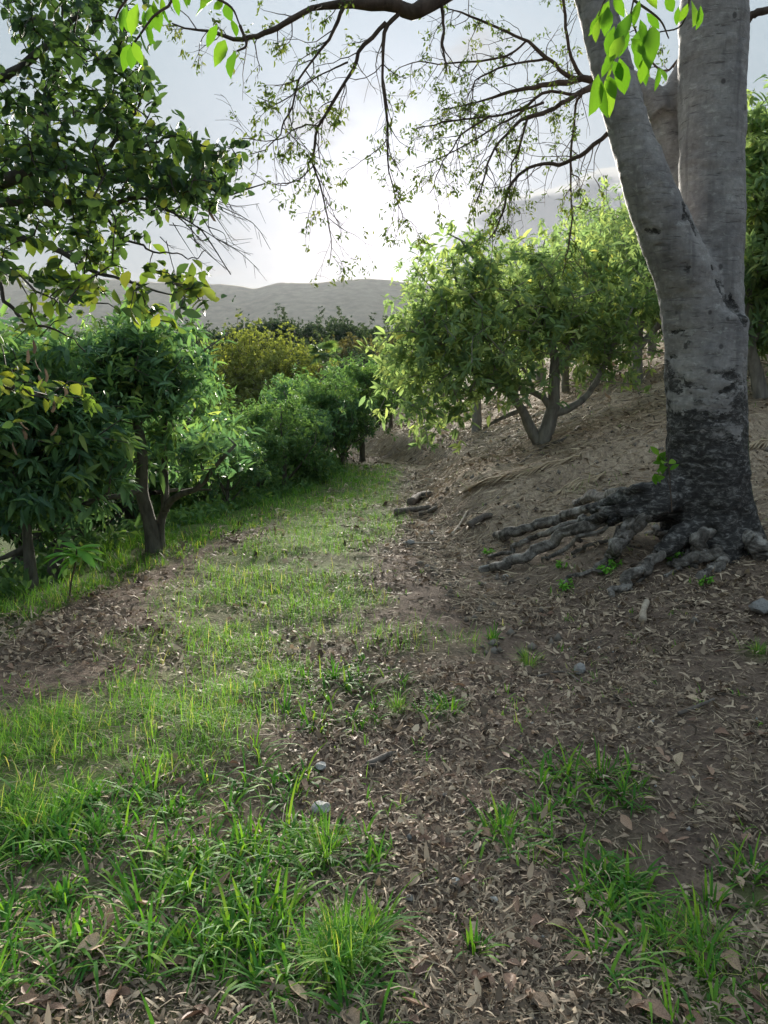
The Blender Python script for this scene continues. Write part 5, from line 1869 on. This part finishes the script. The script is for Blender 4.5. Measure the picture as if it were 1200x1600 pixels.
def grass():
    r_ = np.random.default_rng(900)
    # broad bladed tufts
    cx, cy = scatter(17000, BROAD_W, 901, lo=0.92, amp=1.15)
    k = cy < 6.5
    cx, cy = cx[k], cy[k]
    n = len(cx)
    per = r_.integers(4, 11, n)
    ii = np.repeat(np.arange(n), per)
    m = len(ii)
    a = r_.random(m) * 6.28
    x = cx[ii] + np.cos(a) * r_.random(m) * .03; y = cy[ii] + np.sin(a) * r_.random(m) * .03
    L = (.045 + .115 * r_.random(m) ** 1.4) * (0.7 + 0.6 * r_.random(n)[ii]) * np.interp(cy[ii], [1.2, 3, 5], [1.05, 1, .8])
    g = Geo()
    blades(g, x, y, L, r_.uniform(.004, .0150, m), r_.uniform(.45, 2.1, m), 902, dirs=a, segs=4)
    link('broad_grass', g.mesh('broad_grass'), MAT_GRASS, kind='stuff')
    # fine soft grass
    g = Geo()
    x, y = scatter(260000, FINE_W, 903, pw=1.0, lo=.9, amp=1.2)
    m = len(x)
    far = np.interp(y, [1.5, 6, 14], [1, 1.15, 1.6])
    blades(g, x, y, r_.uniform(.05, .17, m) * np.interp(y, [2, 5, 14], [1, .95, 1.1]), r_.uniform(.002, .0045, m) * far, r_.uniform(.3, 1.6, m), 904, segs=3)
    # verge
    x, y = scatter(230000, None, 905, extra=lambda x, y: belt_density(x, y) * 1.3, pw=1.0)
    m = len(x)
    far = np.interp(y, [3, 8, 16], [1, 1.6, 2.6])
    e = x - edge_x(y)
    tall = np.interp(e, [-1.2, -.3, .3, .8], [2.0, 1.7, 1.0, .7])
    blades(g, x, y, r_.uniform(.05, .14, m) * tall, r_.uniform(.003, .006, m) * far, r_.uniform(.2, 1.3, m), 906, segs=3)
    # sparse single blades all over the litter
    cx, cy = scatter(5200, None, 907, extra=lambda x, y: np.full_like(x, .26))
    ii = np.repeat(np.arange(len(cx)), 4)
    m = len(ii)
    blades(g, cx[ii] + r_.normal(0, .012, m), cy[ii] + r_.normal(0, .012, m), r_.uniform(.025, .085, m), r_.uniform(.003, .010, m), r_.uniform(.3, 1.6, m), 908)
    link('fine_grass', g.mesh('fine_grass'), MAT_FINE_GRASS, kind='stuff')
    # dead, bent blades matted between the green ones
    g = Geo()
    x, y = scatter(26000, BROAD_W + FINE_W, 911, lo=.8, amp=.9)
    k = y < 9
    x, y = x[k], y[k]
    m = len(x)
    blades(g, x, y, r_.uniform(.05, .16, m), r_.uniform(.002, .006, m), r_.uniform(1.3, 2.3, m), 912, segs=3)
    link('dead_grass', g.mesh('dead_grass'), MAT_STRAW, kind='stuff')


grass()


# ------------------------------------------------------------------ litter
def litter():
    r_ = np.random.default_rng(920)
    def field(n, dens, ymax=17):
        u = r_.random(n)
        y = 1.15 * np.exp(u * math.log(ymax / 1.15))
        x = r_.uniform(-1, 1, n) * (0.62 * y + .5)
        ok = (x > edge_x(y) + .1) & (r_.random(n) < dens(x, y))
        return x[ok], y[ok]

    def dens(x, y):
        lush = np.clip(blob_density(x, y, FINE_W) * .8, 0, 1)
        return np.clip(1 - .75 * lush, .1, 1) * np.interp(y, [1, 8, 17], [1, .95, .8]) * np.clip(.72 + 1.1 * fbm(x * 1.3, y * 1.3, seed=93), .12, 1) * (1 - .40 * sstep(x - toe_x(y), -.2, .8) * sstep(y, 5.8, 8))

    g = Geo()
    x, y = field(185000, dens, 27)
    n = len(x)
    z = height(x, y)
    L = (.008 + .040 * r_.random(n) ** 2.0) * np.interp(y, [1, 3, 5, 15, 27], [.62, .95, 1.5, 2.6, 5])
    a = r_.random(n) * 6.28
    D = np.stack([np.cos(a), np.sin(a), r_.normal(0, .28, n)], -1)
    U = unit(np.stack([r_.normal(0, .6, n), r_.normal(0, .6, n), np.ones(n)], -1))
    pos = np.stack([x, y, z + r_.uniform(.001, .018, n)], -1)
    W = L * r_.uniform(.25, .8, n); cu = r_.normal(0, .45, n)
    kind_ = r_.integers(0, 14, n)
    for q in range(14):
        k = kind_ == q
        if q < 8:                        # torn bits, each sort with its own ragged outline
            tp = np.array([(0, r_.normal() * .1, 0), (r_.uniform(.15, .4), -r_.uniform(.25, .6), r_.normal() * .15), (r_.uniform(.55, .85), -r_.uniform(.1, .6), r_.normal() * .2), (1, r_.normal() * .2, r_.normal() * .15),
                           (r_.uniform(.5, .8), r_.uniform(.15, .6), r_.normal() * .2), (r_.uniform(.1, .4), r_.uniform(.2, .55), r_.normal() * .15)])
            tf = [np.array([(0, 5, 1), (1, 5, 2), (2, 5, 4), (2, 4, 3)])]
            leaves(g, pos[k], D[k], U[k], L[k], W[k], (tp, tf), curl=cu[k])
        else:                            # curled shreds and strips
            t = np.linspace(0, 1, 4)
            sd = r_.normal(0, .35) * np.sin(t * math.pi * r_.uniform(.6, 1.4))
            up = r_.uniform(0, .25) * np.sin(t * math.pi)
            wd = np.array((.05, .075, .07, .03)) * r_.uniform(.7, 1.5)
            tp = np.concatenate([np.stack([t, sd - wd, up], -1), np.stack([t, sd + wd, up], -1)])
            tf = [np.array([(0, 1, 5, 4), (1, 2, 6, 5), (2, 3, 7, 6)])]
            leaves(g, pos[k], D[k], U[k], L[k] * 1.35, L[k] * 1.35, (tp, tf), curl=cu[k] * .3)
    # whole small leaves
    x, y = field(8000, dens)
    n = len(x); z = height(x, y)
    L = r_.uniform(.020, .050, n)
    a = r_.random(n) * 6.28
    D = np.stack([np.cos(a), np.sin(a), r_.normal(0, .3, n)], -1)
    U = unit(np.stack([r_.normal(0, .4, n), r_.normal(0, .4, n), np.ones(n)], -1))
    leaves(g, np.stack([x, y, z + r_.uniform(.004, .016, n)], -1), D, U, L, L * r_.uniform(.3, .55, n), LANCE, curl=r_.normal(0.1, .7, n))
    link('leaf_litter', g.mesh('leaf_litter'), MAT_LITTER, kind='stuff')
    # straw and twiglets
    g = Geo()
    x, y = field(60000, lambda x, y: np.clip(np.clip(.55 + 1.0 * fbm(x * 1.1, y * 1.1, seed=95), .03, 1) * 0 + .5 + .7 * fbm(x * 1.1, y * 1.1, seed=95) + .5 * sstep(x - toe_x(y), -.6, .6) * sstep(y, 5, 8), .05, 1))
    n = len(x); z = height(x, y)
    a = r_.random(n) * 6.28
    onb = (x > toe_x(y) - .1) & (y > 6.5)
    a = np.where(onb, math.pi + .55 + r_.normal(0, .6, n), a)
    L = r_.uniform(.03, .13, n) * np.interp(y, [1, 5, 12], [.8, 1.1, 2.2])
    x2, y2 = x + np.cos(a) * L, y + np.sin(a) * L
    z2 = height(x2, y2)
    D = np.stack([x2 - x, y2 - y, z2 - z + r_.normal(0, .08, n) * L], -1)
    leaves(g, np.stack([x, y, z + r_.uniform(.004, .014, n)], -1), D, np.tile((0, 0, 1.0), (n, 1)), L, r_.uniform(.0015, .004, n) * np.interp(y, [1, 6, 14], [1, 1.5, 3]), SIMPLE, curl=r_.normal(0, .12, n))
    # more of it, raked down over the bank and the slope
    m0 = 85000
    y = r_.uniform(5.2, 26, m0); x = toe_x(y) - .3 + 9 * r_.random(m0) ** 1.5
    k = (r_.random(m0) < np.clip(.55 + .7 * fbm(x * .9, y * .9, seed=96), .1, 1) * np.clip(1.25 - (x - toe_x(y)) / 8, .2, 1)) & (np.abs(x) < .6 * y + .3)
    x, y = x[k], y[k]; n = len(x); z = height(x, y)
    a = math.pi + .5 + r_.normal(0, 1.3, n)
    L = r_.uniform(.05, .22, n) * np.interp(y, [5, 14], [.8, 1.7])
    x2, y2 = x + np.cos(a) * L, y + np.sin(a) * L
    D = np.stack([x2 - x, y2 - y, height(x2, y2) - z + r_.normal(0, .06, n) * L], -1)
    leaves(g, np.stack([x, y, z + r_.uniform(.006, .02, n)], -1), D, np.tile((0, 0, 1.0), (n, 1)), L, r_.uniform(.003, .009, n) * np.interp(y, [5, 14], [.8, 2]), SIMPLE, curl=r_.normal(0, .12, n), rnd=np.clip(.35 + .65 * r_.random(n), 0, 1))
    link('dry_straw', g.mesh('dry_straw'), MAT_STRAW, kind='stuff')
    # grit
    g = Geo()
    x, y = field(2600, lambda x, y: np.clip(.25 + .8 * fbm(x * 1.3, y * 1.3, seed=97), 0.02, 1), 9)
    n = len(x); z = height(x, y)
    oct_ = np.array([(1, 0, 0), (0, 1, 0), (-1, 0, 0), (0, -1, 0), (0, 0, 1), (0, 0, -1)], float)
    of = np.array([(0, 1, 4), (1, 2, 4), (2, 3, 4), (3, 0, 4), (1, 0, 5), (2, 1, 5), (3, 2, 5), (0, 3, 5)])
    s = r_.uniform(.003, .011, n)
    V = np.stack([x, y, z + s * .3], -1)[:, None, :] + oct_[None] * s[:, None, None] * r_.uniform(.6, 1.3, (n, 6, 1))
    g.add(V.reshape(-1, 3), [(of[None] + (np.arange(n) * 6)[:, None, None]).reshape(-1, 3)], np.repeat(r_.random(n), 6))
    m0 = 5200
    y = r_.uniform(4.5, 18, m0); x = toe_x(y) - .4 + 7 * r_.random(m0) ** 1.4
    k = (np.abs(x) < .6 * y + .3) & (r_.random(m0) < np.clip(.35 + 1.2 * fbm(x * 1.2, y * 1.2, seed=98), .02, 1))
    x, y = x[k], y[k]; n = len(x); z = height(x, y)
    s = .008 + .034 * r_.random(n) ** 2.5
    V = np.stack([x, y, z + s * .2], -1)[:, None, :] + oct_[None] * s[:, None, None] * r_.uniform(.5, 1.4, (n, 6, 1))
    g.add(V.reshape(-1, 3), [(of[None] + (np.arange(n) * 6)[:, None, None]).reshape(-1, 3)], np.repeat(r_.random(n) * .55, 6))
    grit = simple_mat('grit_stone', [(0, (.09, .075, .062)), (.5, (.19, .165, .14)), (.75, (.26, .25, .24)), (1, (.42, .41, .40))], .9, False)
    link('grit', g.mesh('grit', smooth=False), grit, kind='stuff')


litter()


# ------------------------------------------------------------------ fallen leaves, one object each
def fallen():
    r_ = np.random.default_rng(940)
    meshes = []
    for k, (tpl, w, c, roll) in enumerate([(ELLIP, .5, .12, .12), (ELLIP, .42, -.15, .2), (OVATE, .5, .2, .1), (ELLIP, .55, .05, .28), (OVATE, .36, -.18, .08), (ELLIP, .36, .3, .2)]):
        meshes.append(leaf_mesh('fallen_leaf', tpl, w, c, MAT_FALLEN, 940 + k, .10, roll))
    pale = [leaf_mesh('fallen_leaf_pale', ELLIP, .5, .15, MAT_FALLEN_PALE, 950, .1, .15), leaf_mesh('fallen_leaf_pale', OVATE, .55, -.12, MAT_FALLEN_PALE, 951, .1, .15)]

    def drop(me, px, py, L, label, group, yaw=None):
        p = hit(px, py)
        a = r_.random() * 6.28 if yaw is None else yaw
        D = np.array((math.cos(a), math.sin(a), r_.normal() * .15 + .05))
        U = np.array((r_.normal() * .3, r_.normal() * .3, 1.0))
        o = link('fallen_leaf', me)
        o.matrix_basis = frame((p[0], p[1], hz(p[0], p[1]) + 0.012 + L * .06), D, U, L)
        tag(o, label, 'leaf', group)

    def zone(px, py):
        if py < 1060:
            z = ('right of the track, just below the roots' if px > 700 else 'along the grass band in the middle distance')
        elif py < 1330:
            z = ('at the left among soft grass' if px < 400 else 'on the middle of the track' if px < 800 else 'around the sparse grass patch on the right')
        else:
            z = ('under the lush grass at the lower left' if px < 450 else 'on the nearest bare track' if px < 850 else 'between the tufts at the lower right')
        return 'brown dry fallen leaf lying ' + z, 'brown fallen leaves ' + z

    special = [
        (888, 1462, .062, 'pale curled fallen leaf alone on bare straw at the lower middle right'),
        (1060, 1205, .075, 'pale tan fallen leaf beside the top of the sparse grass patch on the right'),
        (160, 1248, .055, 'cream fallen leaf standing in the grass at the left'),
        (656, 1222, .06, 'pale cream fallen leaf on bare litter in the middle of the view'),
        (872, 1350, .09, 'upright brown fallen leaf leaning in the thin grass on the right'),
        (640, 1395, .05, 'small pale fallen leaf next to the white pebble'),
        (305, 950, .06, 'tan fallen leaf on the bare left track near the far grass'),
        (690, 1335, .055, 'folded orange brown fallen leaf on the bare soil beside the grit'),
        (1090, 1105, .085, 'long tan fallen leaf lying below the sticks on the right'),
        (170, 1485, .085, 'broad brown fallen leaf lying in a gap of the lush left grass'),
        (500, 1035, .05, 'pale fallen leaf at the rim of the middle grass patch'),
        (735, 1550, .08, 'reddish brown fallen leaf at the bottom edge of the view'),
        (985, 1580, .10, 'large yellowish brown fallen leaf in the lower right grass'),
        (1150, 1410, .085, 'crumpled tan fallen leaf near the lower right border'),
    ]
    for k, (px, py, L, lab) in enumerate(special):
        drop(pale[k % 2] if ('pale' in lab or 'cream' in lab or 'tan' in lab) else meshes[k % 6], px, py, L * 1.1, lab, 'fallen leaves on the ground')
    n = 0
    while n < 270:
        px, py = r_.uniform(5, 1195), 1600 - 640 * r_.random() ** 1.2
        if py < 930 and px < 350:
            continue
        p = hit(px, py)
        if p[0] < edge_x(p[1]) + .2 or blob_density(p[:1], p[1:2], FINE_W)[0] > .8:
            continue
        drop(meshes[r_.integers(6)], px, py, r_.uniform(.040, .080), *zone(px, py))
        n += 1


fallen()


# ------------------------------------------------------------------ stones
def stone_mesh(seed, mat, flat=.65):
    import bmesh
    bm = bmesh.new()
    bmesh.ops.create_icosphere(bm, subdivisions=2, radius=1)
    r_ = np.random.default_rng(seed)
    pl = unit(r_.normal(size=(9, 3)))
    for v in bm.verts:
        c = np.array(v.co)
        for q in pl:
            d = c @ q - 0.72
            if d > 0:
                c = c - q * d
        c = c * (1 + .06 * r_.normal())
        v.co = (c[0], c[1] * .8, c[2] * flat)
    me = bpy.data.meshes.new('stone')
    bm.to_mesh(me); bm.free()
    me.materials.append(mat)
    return me


stones = [stone_mesh(960 + k, MAT_STONE) for k in range(4)]
white = stone_mesh(970, MAT_STONE_WHITE)
pale_grey = stone_mesh(971, simple_mat('pale_grey_stone', [(0, (.36, .355, .35)), (1, (.44, .435, .43))], .85, True, noise=14))
for k, (px, py, w, me, lab) in enumerate([
        (503, 1272, 28, pale_grey, 'pale grey fist sized stone in the middle of the track'),
        (906, 1053, 24, stones[1], 'dark grey stone on the brown litter below the tree'),
        (712, 1381, 16, white, 'small round white pebble on the bare soil'),
        (1190, 958, 36, stones[2], 'grey stone at the right border below the tree roots'),
        (502, 1206, 18, pale_grey, 'grey stone beside the dark curled leaf left of centre'),
        (640, 1408, 13, stones[0], 'small grey pebble below the pale fallen leaf'),
        (640, 1312, 12, stones[1], 'small grey pebble on the wet dark soil'),
        (752, 1328, 12, stones[3], 'small smooth pebble left of the right hand grass patch'),
        (695, 1246, 8, stones[2], 'tiny pebble under the pale cream leaf'),
        (772, 1415, 14, stones[1], 'grey pebble sunk in the straw near the white pebble'),
        (640, 852, 14, stones[2], 'grey stone at the foot of the straw bank'),
        (674, 834, 8, white, 'tiny white stone on the straw bank'),
        (790, 902, 8, white, 'tiny white stone below the end of the longest root')]):
    p = hit(px, py)
    r = w * p[1] / 1155 / 2 * 1.3
    o = link('stone', me)
    o.location = (p[0], p[1], hz(p[0], p[1]) + r * .45)
    o.scale = (r, r, r)
    o.rotation_euler = (0, 0, k * 1.3)
    tag(o, lab, 'stone', 'loose stones on the ground')


# ------------------------------------------------------------------ sticks, logs and dry fronds
def stick(name, pts_px, w, lab, mat, cat='stick', lift=.02, wob=.2):
    q = np.array([hit(a, b) for a, b in pts_px])
    q[:, 2] = height(q[:, 0], q[:, 1]) + lift
    g = Geo()
    c = q.mean(0)
    n = 16
    s = spline(q, n)
    r = w * s[:, 1] / 1155 / 2
    tube(g, s - c, r * np.linspace(1, .7, n), 8, wob=wob, seed=int(pts_px[0][0]))
    # blunt start
    V = g.V[0]
    g.add((s[:1] - c), [])
    g.F.setdefault(3, []).append(np.array([((k + 1) % 8, k, g.n - 1) for k in range(8)]))
    me = g.mesh(name)
    o = link(name, me, mat)
    o.location = c
    tag(o, lab, cat, 'dead wood on the ground')


stick('fallen_branch', [(1004, 978), (1005, 962), (1010, 948)], 14, 'short pale stump of wood standing up from the litter below the roots', MAT_PALEWOOD, 'wood', .03)
stick('fallen_branch', [(618, 806), (640, 803), (672, 798)], 12, 'dark rotten branch lying across the foot of the bank', MAT_DEADWOOD, 'branch', .05)
stick('fallen_branch', [(642, 792), (658, 780), (672, 778)], 14, 'dark clump of dead branches where the path meets the bank', MAT_DEADWOOD, 'branch', .06)
stick('fallen_branch', [(655, 808), (670, 804), (682, 798)], 10, 'short black branch beside the rotten one at the bank', MAT_DEADWOOD, 'branch', .04)
stick('stick', [(630, 853), (660, 852), (686, 851)], 5, 'straight pale stick level at the foot of the bank', MAT_PALEWOOD)
stick('stick', [(706, 838), (716, 826), (730, 802)], 5, 'pale stick leaning up the bank', MAT_PALEWOOD)
stick('stick', [(1060, 1122), (1085, 1112), (1115, 1100)], 7, 'crooked stick on the litter at the right', MAT_DEADWOOD)
stick('stick', [(380, 1090), (410, 1088), (435, 1090)], 5, 'grey stick lying in the grass left of the middle', MAT_DEADWOOD)
stick('stick', [(840, 1062), (880, 1056), (905, 1070)], 4, 'thin stick under the dark grey stone', MAT_DEADWOOD)
stick('fallen_branch', [(733, 828), (755, 815), (768, 812)], 14, 'blackened wood half buried in the slope', MAT_DEADWOOD, 'wood', .04)
stick('stick', [(905, 670), (880, 690), (850, 700), (815, 725)], 6, 'long surface root shaped stick below the forked trunk', MAT_DEADWOOD, 'stick', .02)
stick('stick', [(575, 1200), (600, 1188), (618, 1178)], 13, 'dark chunk of rotten wood on the track', MAT_DEADWOOD, 'wood', .01)


def dry_frond(a, b, w, lab):
    p, q = hit(*a), hit(*b)
    r_ = np.random.default_rng(int(a[0]))
    t = np.linspace(0, 1, 14)[:, None]
    s = p + (q - p) * t
    s[:, 2] = height(s[:, 0], s[:, 1]) + .04
    g = Geo()
    c = s.mean(0)
    tube(g, s - c, np.linspace(.012, .004, 14), 5, .9)
    T = unit(q - p)
    S = unit(np.cross(T, (0, 0, 1.0)))
    for sg in (-1, 1):
        pos = np.repeat(s, 4, 0) - c
        m = len(pos)
        d = T * .9 + S * sg * r_.uniform(.15, .7, (m, 1)) + np.array((0, 0, -.12))
        leaves(g, pos, d, np.tile((0, 0, 1.0), (m, 1)), w, .018, SIMPLE, curl=.15, rnd=r_.uniform(.6, 1, m))
    o = link('dry_frond', g.mesh('dry_frond'), MAT_STRAW)
    o.location = c
    tag(o, lab, 'frond', 'dry fronds on the slope')


dry_frond((905, 718), (800, 742), .35, 'longest tan dry frond lying on the slope above the roots')
dry_frond((905, 752), (880, 770), .25, 'short tan dry frond close above the roots')
dry_frond((800, 750), (740, 765), .3, 'tan dry frond at the brow of the bank')
dry_frond((945, 745), (895, 762), .2, 'thin dry frond between the long frond and the roots')
dry_frond((1230, 690), (1170, 700), .25, 'dry frond on the slope at the right of the big trunk')


# ------------------------------------------------------------------ distinct grass tufts and weeds
for k, (px, py, sz, kind_, lab) in enumerate([
        (622, 1112, .12, 0, 'dense bright green grass tuft alone in the middle of the litter'),
        (826, 1040, .13, 0, 'soft upright grass tuft on the litter below the longest root'),
        (535, 1500, .165, 0, 'large fine grass tuft with tall thin stalks at the lower middle'),
        (705, 1115, .12, 1, 'small broad bladed tuft right of the dense tuft'),
        (770, 1000, .12, 1, 'two bladed green shoot on the litter left of the soft tuft'),
        (785, 1305, .14, 1, 'broad bladed tuft on the bare soil left of the right grass patch'),
        (940, 1215, .16, 1, 'spreading tuft at the heart of the sparse grass patch on the right'),
        (1100, 1480, .16, 1, 'tuft with long yellow green blades in the lower right corner grass'),
        (390, 1330, .17, 1, 'spreading dark tuft with arching blades left of the stone'),
        (230, 1440, .20, 1, 'tall bright tuft among the lush grass at the lower left'),
        (510, 1340, .16, 0, 'wispy tuft with stalks just under the pale grey stone'),
        (1185, 1020, .10, 0, 'low soft tuft at the right border'),
        (520, 1060, .12, 1, 'bright tuft on the upper rim of the middle grass patch'),
        (1110, 1420, .11, 1, 'small tuft beside the crumpled tan leaf on the right'),
        (740, 1490, .09, 1, 'tiny green tuft alone on the straw at the bottom')]):
    p = hit(px, py)
    r_ = np.random.default_rng(980 + k)
    g = Geo()
    m = 95 if kind_ == 0 else 24
    sp = sz * (.35 if kind_ == 0 else .3)
    a = r_.random(m) * 6.28
    x = p[0] + np.cos(a) * sp * np.sqrt(r_.random(m)); y = p[1] + np.sin(a) * sp * np.sqrt(r_.random(m))
    blades(g, x, y, sz * r_.uniform(.5, 1.2, m), r_.uniform(.002, .004, m) if kind_ == 0 else r_.uniform(.007, .013, m), r_.uniform(.15, 1.5, m), 990 + k, dirs=a, segs=4)
    me = g.mesh('grass_tuft')
    me.transform(Matrix.Translation(-Vector(p)))
    o = link('grass_tuft', me, MAT_FINE_GRASS if kind_ == 0 else MAT_GRASS)
    o.location = p
    tag(o, lab, 'grass tuft', 'grass tufts in the litter')

for k, (px, py, sz, lab) in enumerate([
        (885, 922, .09, 'small leafy weed on the litter in front of the roots'),
        (946, 898, .10, 'bright small weed at the tip of the thick short root'),
        (1050, 880, .10, 'leafy weed between the front roots of the big tree'),
        (962, 890, .08, 'weed tucked against the thick short root'),
        (880, 890, .08, 'weed in the hollow under the longest root'),
        (763, 868, .08, 'weed beside the blunt end of the longest root'),
        (1100, 915, .08, 'low weed on the litter below the right hand roots'),
        (1040, 560, .0, '')]):
    if sz == 0:
        continue
    p = hit(px, py)
    r_ = np.random.default_rng(1020 + k)
    root = thing('weed_plant', lab, 'weed', p, 'weeds around the roots')
    g, gs = Geo(), Geo()
    for j in range(7):
        a = r_.random() * 6.28
        e = np.array((math.cos(a) * sz * .6, math.sin(a) * sz * .6, sz * r_.uniform(.4, 1.0)))
        tube(gs, np.array([(0, 0, -.02), e * .5 + np.array((0, 0, .02)), e]), .0015, 3, .5, cap=False)
        m = 7
        leaves(g, np.tile(e, (m, 1)) * r_.uniform(.6, 1, (m, 1)), unit(r_.normal(size=(m, 3)) + np.array((0, 0, -.1))), unit(r_.normal(0, .4, (m, 3)) + np.array((0, 0, 1))), sz * .42, sz * .2, OVATE)
    link('stem', gs.mesh('stem'), MAT_TWIG, root)
    link('foliage', g.mesh('foliage'), MAT_WEED, root, kind='stuff')


# ------------------------------------------------------------------ plants with big leaves: sapling, shoot on the trunk, hanging sprays
def sapling():
    p = hit(108, 940)
    root = thing('sapling', 'thin sapling with a whorl of long bright leaves on the left grass', 'sapling', p)
    r_ = np.random.default_rng(1101)
    Y = p[1]
    R = lambda a, b, dy=0.0: P(a, b, Y + dy) - p
    g = Geo()
    st = spline([R(108, 943), R(111, 910), R(117, 885), R(120, 858)], 12)
    tube(g, st, np.linspace(.008, .005, 12), 6)
    link('stem', g.mesh('stem'), MAT_TWIG, root)
    me = leaf_mesh('sapling_leaf', ELLIP, .30, .25, MAT_SAPLING_ONE)
    for k in range(26):
        a = k * 2.4
        e = r_.uniform(-.5, .45)
        D = np.array((math.cos(a) * math.cos(e), math.sin(a) * math.cos(e) * .8, math.sin(e)))
        t = st[-1] * (1 - 0) + (st[-3] - st[-1]) * r_.random()
        leaf_obj('leaf', me, t, D, (r_.normal() * .2, r_.normal() * .2, 1), r_.uniform(.16, .26), root)
    for a, b in [(150, 885), (165, 885), (60, 870)]:
        q = R(a, b)
        leaf_obj('leaf', me, st[-1], q - st[-1], (0, 0, 1), np.linalg.norm(q - st[-1]), root)


sapling()


def trunk_shoot():
    p = hit(1030, 770); p = P(1040, 760, 5.2)
    root = thing('leafy_shoot', 'small bright green leafy shoot beside the black foot of the big trunk', 'shoot', p)
    r_ = np.random.default_rng(1111)
    me = leaf_mesh('shoot_leaf', ELLIP, .5, .25, MAT_SPRAY_ONE)
    g = Geo()
    R = lambda a, b: P(a, b, 5.2) - p
    foot = R(1050, 800)
    for ends in ([(1044, 730), (1030, 712)], [(1040, 745), (1022, 740)], [(1046, 735), (1040, 705)]):
        s = spline([foot, R(1048, 770)] + [R(*e) for e in ends], 10)
        tube(g, s, np.linspace(.004, .002, 10), 5)
        for k in range(5):
            t = s[-1 - k % 4]
            leaf_obj('leaf', me, t, unit(r_.normal(size=3) * np.array((1, .6, .6)) + np.array((-.2, 0, -.25))), (r_.normal() * .4, -.6, .6), r_.uniform(.07, .11), root)
    link('stem', g.mesh('stem'), MAT_TWIG, root)


trunk_shoot()


def spray(spec, lab, seed, anchor):
    """spec: twig polylines and leaves as (px, py tip, px, py base, depth)."""
    r_ = np.random.default_rng(seed)
    twigs, lvs, Y = spec
    p = P(*twigs[0][0], Y)
    end = np.asarray(anchor) - p         # the twig hangs from a limb above the picture
    root = thing('leafy_twig', lab, 'twig')
    root.location = p
    g = Geo()
    for tw in twigs:
        s = spline([P(a, b, Y) - p for a, b in tw], 14)
        tube(g, s, np.linspace(.004, .0018, 14), 6)
    arm = spline([p * 0, np.asarray(end) * .45 + np.array((0, 0, .35)), end], 20)
    tube(g, arm, np.linspace(.004, .03, 20), 7)
    link('twig', g.mesh('twig'), MAT_TWIG, root)
    me = [leaf_mesh('fresh_leaf', ELLIP, .48, .12, MAT_SPRAY_ONE), leaf_mesh('fresh_leaf', ELLIP, .42, .28, MAT_SPRAY_ONE)]
    for bx, by, tx, ty in lvs:
        dy = r_.normal() * .06
        a = P(bx, by, Y + dy) - p; b = P(tx, ty, Y + dy + r_.normal() * .03) - p
        leaf_obj('leaf', me[r_.integers(2)], a, b - a, np.array((r_.normal() * .7, -1.0, r_.normal() * .5 + .3)), 0.86 * np.linalg.norm(b - a), root)


spray(([[(260, -120), (265, -60), (270, 0), (240, 25), (215, 60), (205, 72)], [(275, -30), (320, -10), (360, 10), (375, 40)], [(266, -20), (215, -15), (190, 10), (180, 30)], [(375, 40), (385, 70), (370, 80)]],
       [(195, 10, 182, 48), (198, 8, 196, 55), (215, 5, 200, 62), (225, 15, 222, 45), (235, 10, 250, 50), (240, 0, 245, 38), (252, -5, 256, 30), (262, -5, 270, 30), (228, 35, 240, 78), (218, 45, 232, 95), (204, 68, 190, 108), (206, 70, 205, 115),
        (208, 65, 222, 102), (230, 60, 246, 70), (272, -10, 280, 28), (285, -20, 300, 15), (292, -15, 285, 20), (320, -10, 318, 14), (340, -5, 295, 25), (352, 5, 362, 35), (340, 38, 318, 76), (352, 62, 336, 100), (368, 80, 350, 116), (362, 30, 372, 60), (350, 0, 330, 18),
        (240, 20, 232, 55), (255, 10, 265, 45)], 1.75),
      'cluster of bright green hanging leaves at the top left against the sky', 1201, (-2.78, 4.4, hz(-3.35, 4.5) + 4.0))
spray(([[(1020, -140), (1000, -60), (990, 0), (975, 60), (950, 110)], [(990, 0), (1030, 30), (1045, 60)], [(1000, -40), (950, -5), (935, 25)], [(1080, -40), (1075, 10), (1062, 42), (1030, 50)]],
       [(952, 0, 930, 60), (950, 10, 945, 62), (940, 25, 916, 55), (935, 30, 928, 72), (985, 20, 960, 80), (980, 40, 975, 95), (975, 55, 950, 100), (965, 70, 940, 120), (960, 85, 935, 125), (955, 100, 950, 130), (958, 95, 975, 130), (968, 90, 978, 158),
        (950, 118, 962, 160), (945, 125, 960, 185), (940, 125, 940, 195), (935, 115, 925, 190), (1005, 90, 1002, 138), (1012, 96, 1004, 135), (1028, 105, 1026, 150), (1030, 106, 1045, 128), (1000, 30, 1010, 75), (1000, 45, 990, 90), (985, 60, 1015, 90), (1010, 20, 1035, 48),
        (1075, 5, 1060, 40), (1080, 0, 1090, 45), (1095, 8, 1090, 52), (1060, 10, 1056, 45), (1000, 0, 985, 45), (975, 10, 990, 60), (1020, 40, 1010, 100), (995, 70, 1000, 115), (960, 40, 945, 95), (1040, -10, 1055, 25), (1005, -20, 1030, 10), (960, -10, 975, 30)], 2.4),
      'cluster of bright green leaves hanging in front of the big grey stems', 1202, P(1118, -200, 6.15))
